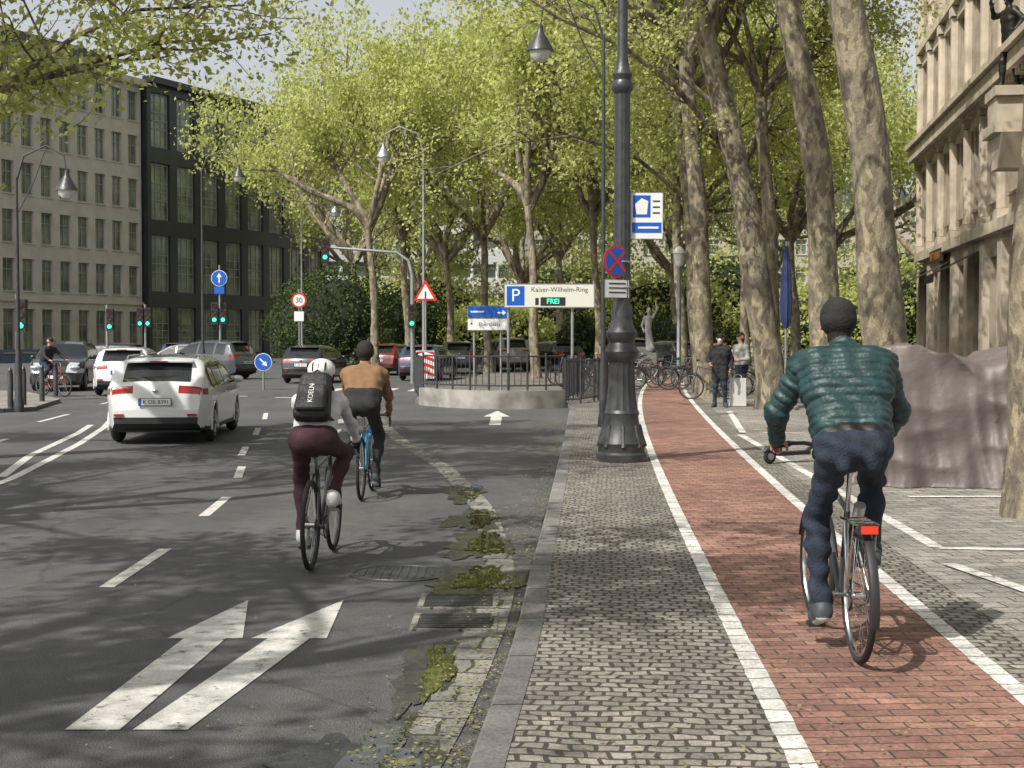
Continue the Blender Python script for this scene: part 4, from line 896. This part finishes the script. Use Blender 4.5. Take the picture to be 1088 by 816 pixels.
e=empty('globe_street_lamp',(6.1,52,0)); mb=MB(); mb.lathe([(.16,0),(.15,.3),(.09,.4),(.07,4.2),(.1,4.25)],STEEL,n=14); mb.lathe([(.08,4.25),(.17,4.35),(.19,4.7),(.24,4.74),(.12,4.95),(.02,5.0)],LG,n=16); mb.obj('post',e)
e=empty('parking_guidance_sign',(1.05,40,0)); mb=MB()
mb.box((0,0,2.85),(2.55,.08,.68),STEEL); mb.box((0,-.043,2.85),(2.49,.006,.62),M('sign_cream',(.66,.66,.58),.4)); mb.box((-.95,-.048,2.85),(.5,.004,.54),BLUE); mb.box((.1,-.048,2.69),(.7,.004,.24),BLACKP); mb.box((-.35,-.048,2.69),(.1,.004,.2),BLACKP)
for x in(-1.15,.65): mb.cyl((x,.07,-.1),(x,.07,3.25),.045,STEEL)
mb.obj('panel',e,40); text('P',.5,(-.95,-.052,2.85),WHITE,e); text('Kaiser-Wilhelm-Ring',.19,(.28,-.048,3.02),BLACKP,e); text('FREI',.2,(.1,-.052,2.69),GREENL,e)
e=empty('direction_sign',(-.73,42.5,0)); mb=MB(); mb.box((0,0,2.45),(1.2,.05,.36),STEEL); mb.box((0,0,2.07),(1.2,.05,.36),STEEL); mb.box((0,-.028,2.45),(1.17,.004,.33),BLUE); mb.box((0,-.028,2.07),(1.17,.004,.33),WHITE)
for x in(-.4,.4): mb.cyl((x,.05,-.1),(x,.05,2.6),.035,STEEL)
mb.prism([(.3,2.4),(.3,2.44),(.45,2.44),(.45,2.5),(.55,2.42),(.45,2.34),(.45,2.4)],-.034,-.031,WHITE); mb.box((-.3,-.032,2.45),(.4,.003,.05),WHITE); mb.prism([(-.52,2.07),(-.48,2.14),(-.44,2.07)],-.034,-.031,BLACKP)
mb.obj('panels',e); text('Ebertplatz',.16,(.06,-.033,2.07),BLACKP,e)
e=empty('warning_sign',(-3.0,49.4,0)); mb=MB(); mb.cyl((0,.05,0),(0,.05,3.6),.035,STEEL); 
def tri(s,y0,y1,m,cz=3.2): mb.prism([(-s/2,cz-s*.289),(s/2,cz-s*.289),(0,cz+s*.577)],y0,y1,m)
tri(.84,.0,.01,REDM); tri(.58,-.006,-.002,WHITE,3.19); mb.box((0,-.009,3.15),(.05,.002,.25),BLACKP); mb.obj('post_and_face',e)
e=empty('hazard_marker_board',(-2.97,48.6,0)); mb=MB(); mb.box((0,0,.75),(.62,.03,.95),WHITE); mb.box((0,.03,.4),(.06,.04,1.0),STEEL)
for k in range(4):
    z0=.34+k*.25; mb.prism([(-.3,z0+.0),(0,z0+.12),(.3,z0),(.3,z0+.11),(0,z0+.23) if k<3 else (0,1.2),(-.3,z0+.11)],-.021,-.017,REDM)
mb.obj('board',e)
def signalhead(mb,c,rz=0):
    mb.X=Matrix.Translation(c)@Matrix.Rotation(rz,4,'Z'); mb.box((0,0,0),(.28,.2,.9),BLACKP)
    for k,(m) in enumerate((REDLO,AMBO,GREENL)):
        z_=.28-.28*k; mb.tube([(0,-.10,z_),(0,-.115,z_)],[.085,.085],m,16); mb.torus((0,-.13,z_),.105,.012,BLACKP,'Y',16,5,0,math.pi); mb.torus((0,-.2,z_),.105,.010,BLACKP,'Y',12,5,rad(15),rad(165))
    mb.X=None
e=empty('traffic_light',(-3.85,55,-.1)); mb=MB(); mb.tube([(0,0,0),(0,0,4.2),(-.15,0,4.75),(-.6,0,5.05),(-3.2,0,5.25)],[.09,.08,.07,.06,.045],STEEL,12); signalhead(mb,(-3.35,0,5.15)); signalhead(mb,(-.0,-.15,2.6)); mb.obj('mast_and_signals',e)
def tl(x,y,z0=2.7,two=False):
    e=empty('traffic_light',(x,y,-.1)); mb=MB(); mb.cyl((0,0,0),(0,0,z0+.6),.055,STEEL); signalhead(mb,(.16,-.12,z0)); 
    if two: signalhead(mb,(-.2,-.12,z0))
    mb.obj('post_and_signals',e); return e
tl(-12.3,60,2.8,True);tl(-17,66,2.7,True); tl(-13.9,40,2.4); tl(-16.5,58,2.5)
s=empty('mandatory_direction_sign',(-12.25,59.6,-.1)); mb=MB(); mb.cyl((0,.08,3),(0,.08,4.8),.04,STEEL); mb.obj('post',s); disc_sign(s,(0,0,4.25),.34,0,'straight')
mb=MB(); mb.box((0,0,3.75),(.42,.02,.3),BLUE); mb.obj('plate',s)
s=empty('speed_limit_sign',(-9.35,62.5,-.1)); mb=MB(); mb.cyl((0,.05,0),(0,.05,3.9),.035,STEEL); mb.box((0,0,2.7),(.42,.02,.42),WHITE); mb.obj('post',s); disc_sign(s,(0,0,3.4),.33,0,'speed'); text('30',.32,(0,-.012,3.4),BLACKP,s)
s=empty('keep_right_sign',(-8.4,48,-.1)); mb=MB(); mb.cyl((0,.05,0),(0,.05,1.1),.04,STEEL); mb.obj('post',s); disc_sign(s,(0,0,.95),.3,0,'keepright')
e=empty('ramp_parapet_wall'); mb=MB(); pts=[(-2.35,37.6),(-1.5,36.2),(-.6,35.5),(.4,35.5),(1.3,36.1)]
pa=np.array(pts); tt=np.arange(5); cx_=np.polyfit(tt,pa[:,0],3); cy_=np.polyfit(tt,pa[:,1],3)
P=[(float(np.polyval(cx_,t)),float(np.polyval(cy_,t))) for t in np.linspace(0,4,33)]
vs=[]
for i,p in enumerate(P):
    a=V((*P[max(0,i-1)],0)); b=V((*P[min(len(P)-1,i+1)],0)); d=(b-a).normalized(); q=V((-d.y,d.x,0))*.12; p=V((*p,0))
    vs+=[tuple(p-q+V((0,0,-.11))),tuple(p-q+V((0,0,.36))),tuple(p+q+V((0,0,.36))),tuple(p+q+V((0,0,-.11)))]
mb.add(vs,[(4*i+k,4*i+(k+1)%4,4*i+4+(k+1)%4,4*i+4+k) for i in range(len(P)-1) for k in range(3)]+[(0,1,2,3),tuple(4*(len(P)-1)+k for k in(3,2,1,0))],CONC)
mb.obj('wall',e,50)
def railing(pts,z0,h=1.05,sp=.14,name='iron_railing'):
    e=empty(name); mb=MB()
    for a,b in zip(pts[:-1],pts[1:]):
        a=V((*a,z0));b=V((*b,z0)); L=(b-a).length
        for hh in(.12,h): mb.cyl(a+V((0,0,hh)),b+V((0,0,hh)),.022,IRON,6)
        k=max(1,int(L/sp))
        for i in range(k+1):
            q=a.lerp(b,i/k); big=i%10==0; mb.cyl(q+V((0,0,.0 if big else .12)),q+V((0,0,h+(.08 if big else 0))),.028 if big else .010,IRON,6)
    mb.obj('bars',e)
railing(P[::4],.36,.85); railing([(-2.35,37.6),(-3.0,44),(-3.4,52)],0,1.1); railing([(1.3,36.1),(1.95,41),(2.4,47)],0,1.1); railing([(1.35,36.0),(1.75,36.2),(2.3,38),(2.9,43)],0,1.1)
mb=MB(); pl=[(-12.5,33),(-11.6,34.5),(-12.4,39),(-15,44),(-22,50),(-30,50),(-30,33)]; mb.add([(x,y,.0) for x,y in pl],[tuple(range(len(pl)))[::-1]],SLAB)
for i in range(len(pl)): a=pl[i];b=pl[(i+1)%len(pl)]; mb.add([(a[0],a[1],-.11),(b[0],b[1],-.11),(b[0],b[1],0),(a[0],a[1],0)],[(0,1,2,3)],KERB)
mb.obj('traffic_island',None,0)
mb=MB(); mb.add([(-45,88,.02),(-26,130,.02),(-36,140,.02),(-70,100,.02)],[(0,1,2,3)],SLAB); mb.add([(-45,88,-.1),(-26,130,-.1),(-26,130,.02),(-45,88,.02)],[(0,1,2,3)],KERB); mb.obj('footway',None,0)
for x,y in((-12.2,35.5),(-12.4,37.5),(-13,40.5),(-12,34)):
    mb=MB(); mb.lathe([(.07,0),(.07,.8),(.05,.86),(.06,.9),(.02,.97)],IRON,n=12); mb.obj('bollard',None,40,0,(x,y,0))
# large tarp draped over a boxy stack: long sagging top, gathered folds, hem spread on the ground
TARP=M('tarpaulin_taupe',(.135,.112,.104),.55,var=.2,vs=1.6,bump=.35,bs=11,bd=.03)
mb=MB(); nA=560; nZ=80; vs=[]; cx,cy=6.45,16.8
for k in range(nZ+1):
    t=k/nZ; ts=min(1,t/.66); side=t<.66
    q=1.06-.11*ts**.8 if side else .95*(1-((t-.66)/.34))
    hang=(1-ts)
    for i in range(nA):
        a=2*math.pi*i/nA; c,s=math.cos(a),math.sin(a); r=(abs(c)**6+abs(s)**6)**(-1/6)
        X0=2.35*r*q*c; Y0=.88*r*q*s
        Hh=1.50+.07*math.exp(-((X0+1.9)/.4)**2)+.06*math.exp(-((X0+.2)/.35)**2)-.10*math.exp(-((X0+1.1)/.35)**2)-.08*math.exp(-((X0-.6)/.4)**2)
        u_=a*4.0
        g1=mno.noise(V((u_*1.5,ts*.7,1.7))); pl1=(.5-abs(g1)*2.0)*.17
        g2=mno.noise(V((u_*3.6+ts*1.6,ts*1.1,8))); pl2=(.5-abs(g2)*2.0)*.07
        g3=mno.noise(V((u_*1.0+ts*2.6,ts*2.0-u_*.8,4))); diag=(.5-abs(g3)*2)*.10
        w_=(.35+.75*hang) if side else .35*(1-(t-.66)/.34)
        f=(pl1+pl2)*w_+diag*min(1,q*2)*(.5+ts*.5)
        x=X0+f*c; y=Y0+f*s
        top_=(.5-abs(mno.noise(V((X0*2.2,Y0*1.5,2))))*2)*.08+mno.noise(V((X0*1.3,Y0*1.2,5)))*.06
        zz=Hh*ts+top_*ts**3
        if t<.02: zz=.012
        vs.append((cx+x,cy+y,max(.012,zz)))
mb.add(vs,[(k*nA+i,k*nA+(i+1)%nA,(k+1)*nA+(i+1)%nA,(k+1)*nA+i) for k in range(nZ) for i in range(nA)],TARP); mb.obj('tarpaulin_cover',None,80)
e=empty('kick_scooter',(3.45,19.0,0),rad(-60)); mb=MB()
for y in(0,.85): mb.torus((0,y,.1),.075,.027,RUB,'X',24,8); mb.cyl((-.03,y,.1),(.03,y,.1),.05,STEEL)
mb.box((0,.38,.13),(.15,.55,.05),BLACKP); mb.tube([(0,.62,.13),(0,.76,.22),(0,.80,.3)],[.03,.03,.03],BLACKP); mb.tube([(0,.86,.1),(0,.83,.25),(0,.74,1.1)],[.022,.024,.018],BLACKP); mb.tube([(-.25,.71,1.12),(0,.74,1.12),(.25,.71,1.12)],.016,BLACKP); mb.tube([(0,-.1,.16),(0,-.05,.2),(0,.1,.17)],[.02,.04,.03],BLACKP)
mb.obj('frame',e)
for i,(x,y,a) in enumerate(((4.7,47,60),(5.3,48,75),(5.9,49,50),(6.5,50,80),(4.9,52,95),(7.2,47.5,70),(3.4,51,85),(2.6,50,100),(8,31,20),(7.4,21.5,100),(5.0,45.5,80),(7.9,44,75),(3.0,45.5,92),(6.9,42,85),(3.6,48.5,60),(3.1,43.5,80),(2.8,47.5,95),(6.4,45.5,65),(5.9,38.5,85),(7.3,39,70))): bicycle((x,y,.0),rad(a),(PB,PR,PBl,PG,PS)[i%5],'city',.95,rad(40*i),rack=i%2==0)
e=empty('closed_parasol',(6.35,33,0)); mb=MB(); mb.cyl((0,0,0),(0,0,3.9),.03,STEEL); mb.lathe([(.06,1.9),(.13,2.1),(.15,2.5),(.11,3.2),(.04,3.8)],M('parasol_blue',(.02,.03,.10),.8),n=16,flute=.2); mb.lathe([(.3,0),(.3,.08),(.05,.1)],CONC); mb.obj('canopy_and_pole',e)
e=empty('stone_statue',(6.05,63,0)); mb=MB(); WS=M('grey_stone',(.42,.42,.41),.7,var=.25); mb.box((0,0,.5),(.7,.7,1.0),WS,0,.9); mb.obj('plinth',e)
p=[(V((-.07,0,1.1)),V((-.05,0,1.9)),.06,.09,WS,'b'),(V((.1,.05,1.1)),V((.05,0,1.9)),.06,.09,WS,'b'),(V((-.04,0,1.95)),V((0,0,2.5)),.14,.15,WS,'b'),(V((-.17,0,2.55)),V((.17,0,2.55)),.07,.07,WS,'b'),(V((0,0,2.6)),V((0,0,2.8)),.055,.055,WS,'b'),(V((0,0,2.85)),V((0,0,2.92)),.1,.09,WS,'b'),(V((.18,0,2.55)),V((.36,.0,2.9)),.06,.045,WS,'b'),(V((.36,0,2.9)),V((.3,0,3.3)),.045,.03,WS,'b'),(V((-.18,0,2.55)),V((-.3,0,2.2)),.06,.045,WS,'b'),(V((-.3,0,2.2)),V((-.22,-.1,1.9)),.045,.03,WS,'b'),(V((.0,0,1.9)),V((.1,0,1.2)),.13,.17,WS,'b')]
skinmesh('figure',p,e,.03)
e=empty('bronze_statue',(13.66,39.3,8.48),rad(100)); BRZ=M('bronze_dark',(.03,.03,.028),.5,metal=.6)
cl=dict(top=BRZ,pants=BRZ,skin=BRZ,hair=BRZ,shoes=BRZ)
pel=V((0,0,.95)); ne=V((0,.02,1.47)); j=dict(pelvis=pel,neck=ne,head=(0,.04,1.65),hfd=(0,1,-.1),pn={-1:V((1,0,0)),1:V((-1,0,0))})
for s,n,W in((-1,'L',(-.35,.1,1.0)),(1,'R',(.3,.2,1.55))):
    j['sh'+n]=ne+V((s*.19,0,-.06)); j['wr'+n]=V(W); j['el'+n]=ik(j['sh'+n],W,.29,.26,(s,-.5,-.5)); j['hd'+n]=V((0,.3,-1)) if s<0 else V((0,.3,1))
    An=V((s*.12,s*.1,.085)); j['an'+n]=An; j['to'+n]=An+V((0,.14,-.045)); j['kn'+n]=ik(pel+V((s*.09,0,0)),An,.44,.43,(0,1,0))
body('figure',e,j,cl,1.05,1,.016,None,None,False,0,None,.004); e.scale=(1.5,)*3
for x,y in((9.5,30),(11,33),(12,38)):
    e=empty('cafe_table',(x,y,0)); mb=MB(); mb.lathe([(.35,.72),(.36,.74),(.35,.76)],BLACKP); mb.cyl((0,0,.03),(0,0,.73),.03,STEEL); mb.lathe([(.22,0),(.2,.03),(.03,.05)],IRON); mb.obj('table',e)
# ---------------------------------------------------------------- light, sky, camera
el=rad(50); hx,hy=-.70,-.71; hn=math.hypot(hx,hy); sd_=V((hx/hn*math.cos(el),hy/hn*math.cos(el),math.sin(el)))
w=bpy.data.worlds.new('World'); sc.world=w; w.use_nodes=True; nt=w.node_tree; bg=nt.nodes['Background']
sky=nt.nodes.new('ShaderNodeTexSky'); sky.sky_type='NISHITA'; sky.sun_disc=False; sky.sun_elevation=el; sky.sun_rotation=math.atan2(hx,hy); sky.air_density=1.0; sky.dust_density=6; sky.ozone_density=1
hs=nt.nodes.new('ShaderNodeHueSaturation'); hs.inputs['Saturation'].default_value=.25
# bright haze band toward the horizon, same for every ray
tc=nt.nodes.new('ShaderNodeTexCoord'); sx=nt.nodes.new('ShaderNodeSeparateXYZ'); nt.links.new(tc.outputs['Generated'],sx.inputs[0])
mr=nt.nodes.new('ShaderNodeMapRange'); mr.inputs['From Min'].default_value=.1; mr.inputs['From Max'].default_value=.55; mr.inputs['To Min'].default_value=2.1; mr.inputs['To Max'].default_value=.95
nt.links.new(sx.outputs['Z'],mr.inputs['Value']); nt.links.new(mr.outputs['Result'],hs.inputs['Value'])
nt.links.new(sky.outputs[0],hs.inputs['Color']); nt.links.new(hs.outputs[0],bg.inputs[0]); bg.inputs[1].default_value=.12
l=bpy.data.lights.new('sun','SUN'); l.energy=5; l.angle=rad(.5); l.color=(1,.95,.87); o=bpy.data.objects.new('sun',l); link(o); o.rotation_euler=sd_.to_track_quat('Z','Y').to_euler()
cam=bpy.data.cameras.new('camera'); co=bpy.data.objects.new('camera',cam); link(co); cam.lens=50; cam.sensor_width=36; cam.clip_end=3000; cam.clip_start=.1
co.location=(0,0,1.7); co.rotation_euler=(rad(90-1.9),0,0); sc.camera=co
sc.view_settings.view_transform='Standard'; sc.view_settings.look='None'; sc.view_settings.exposure=0
print('done',time.time()-T0)
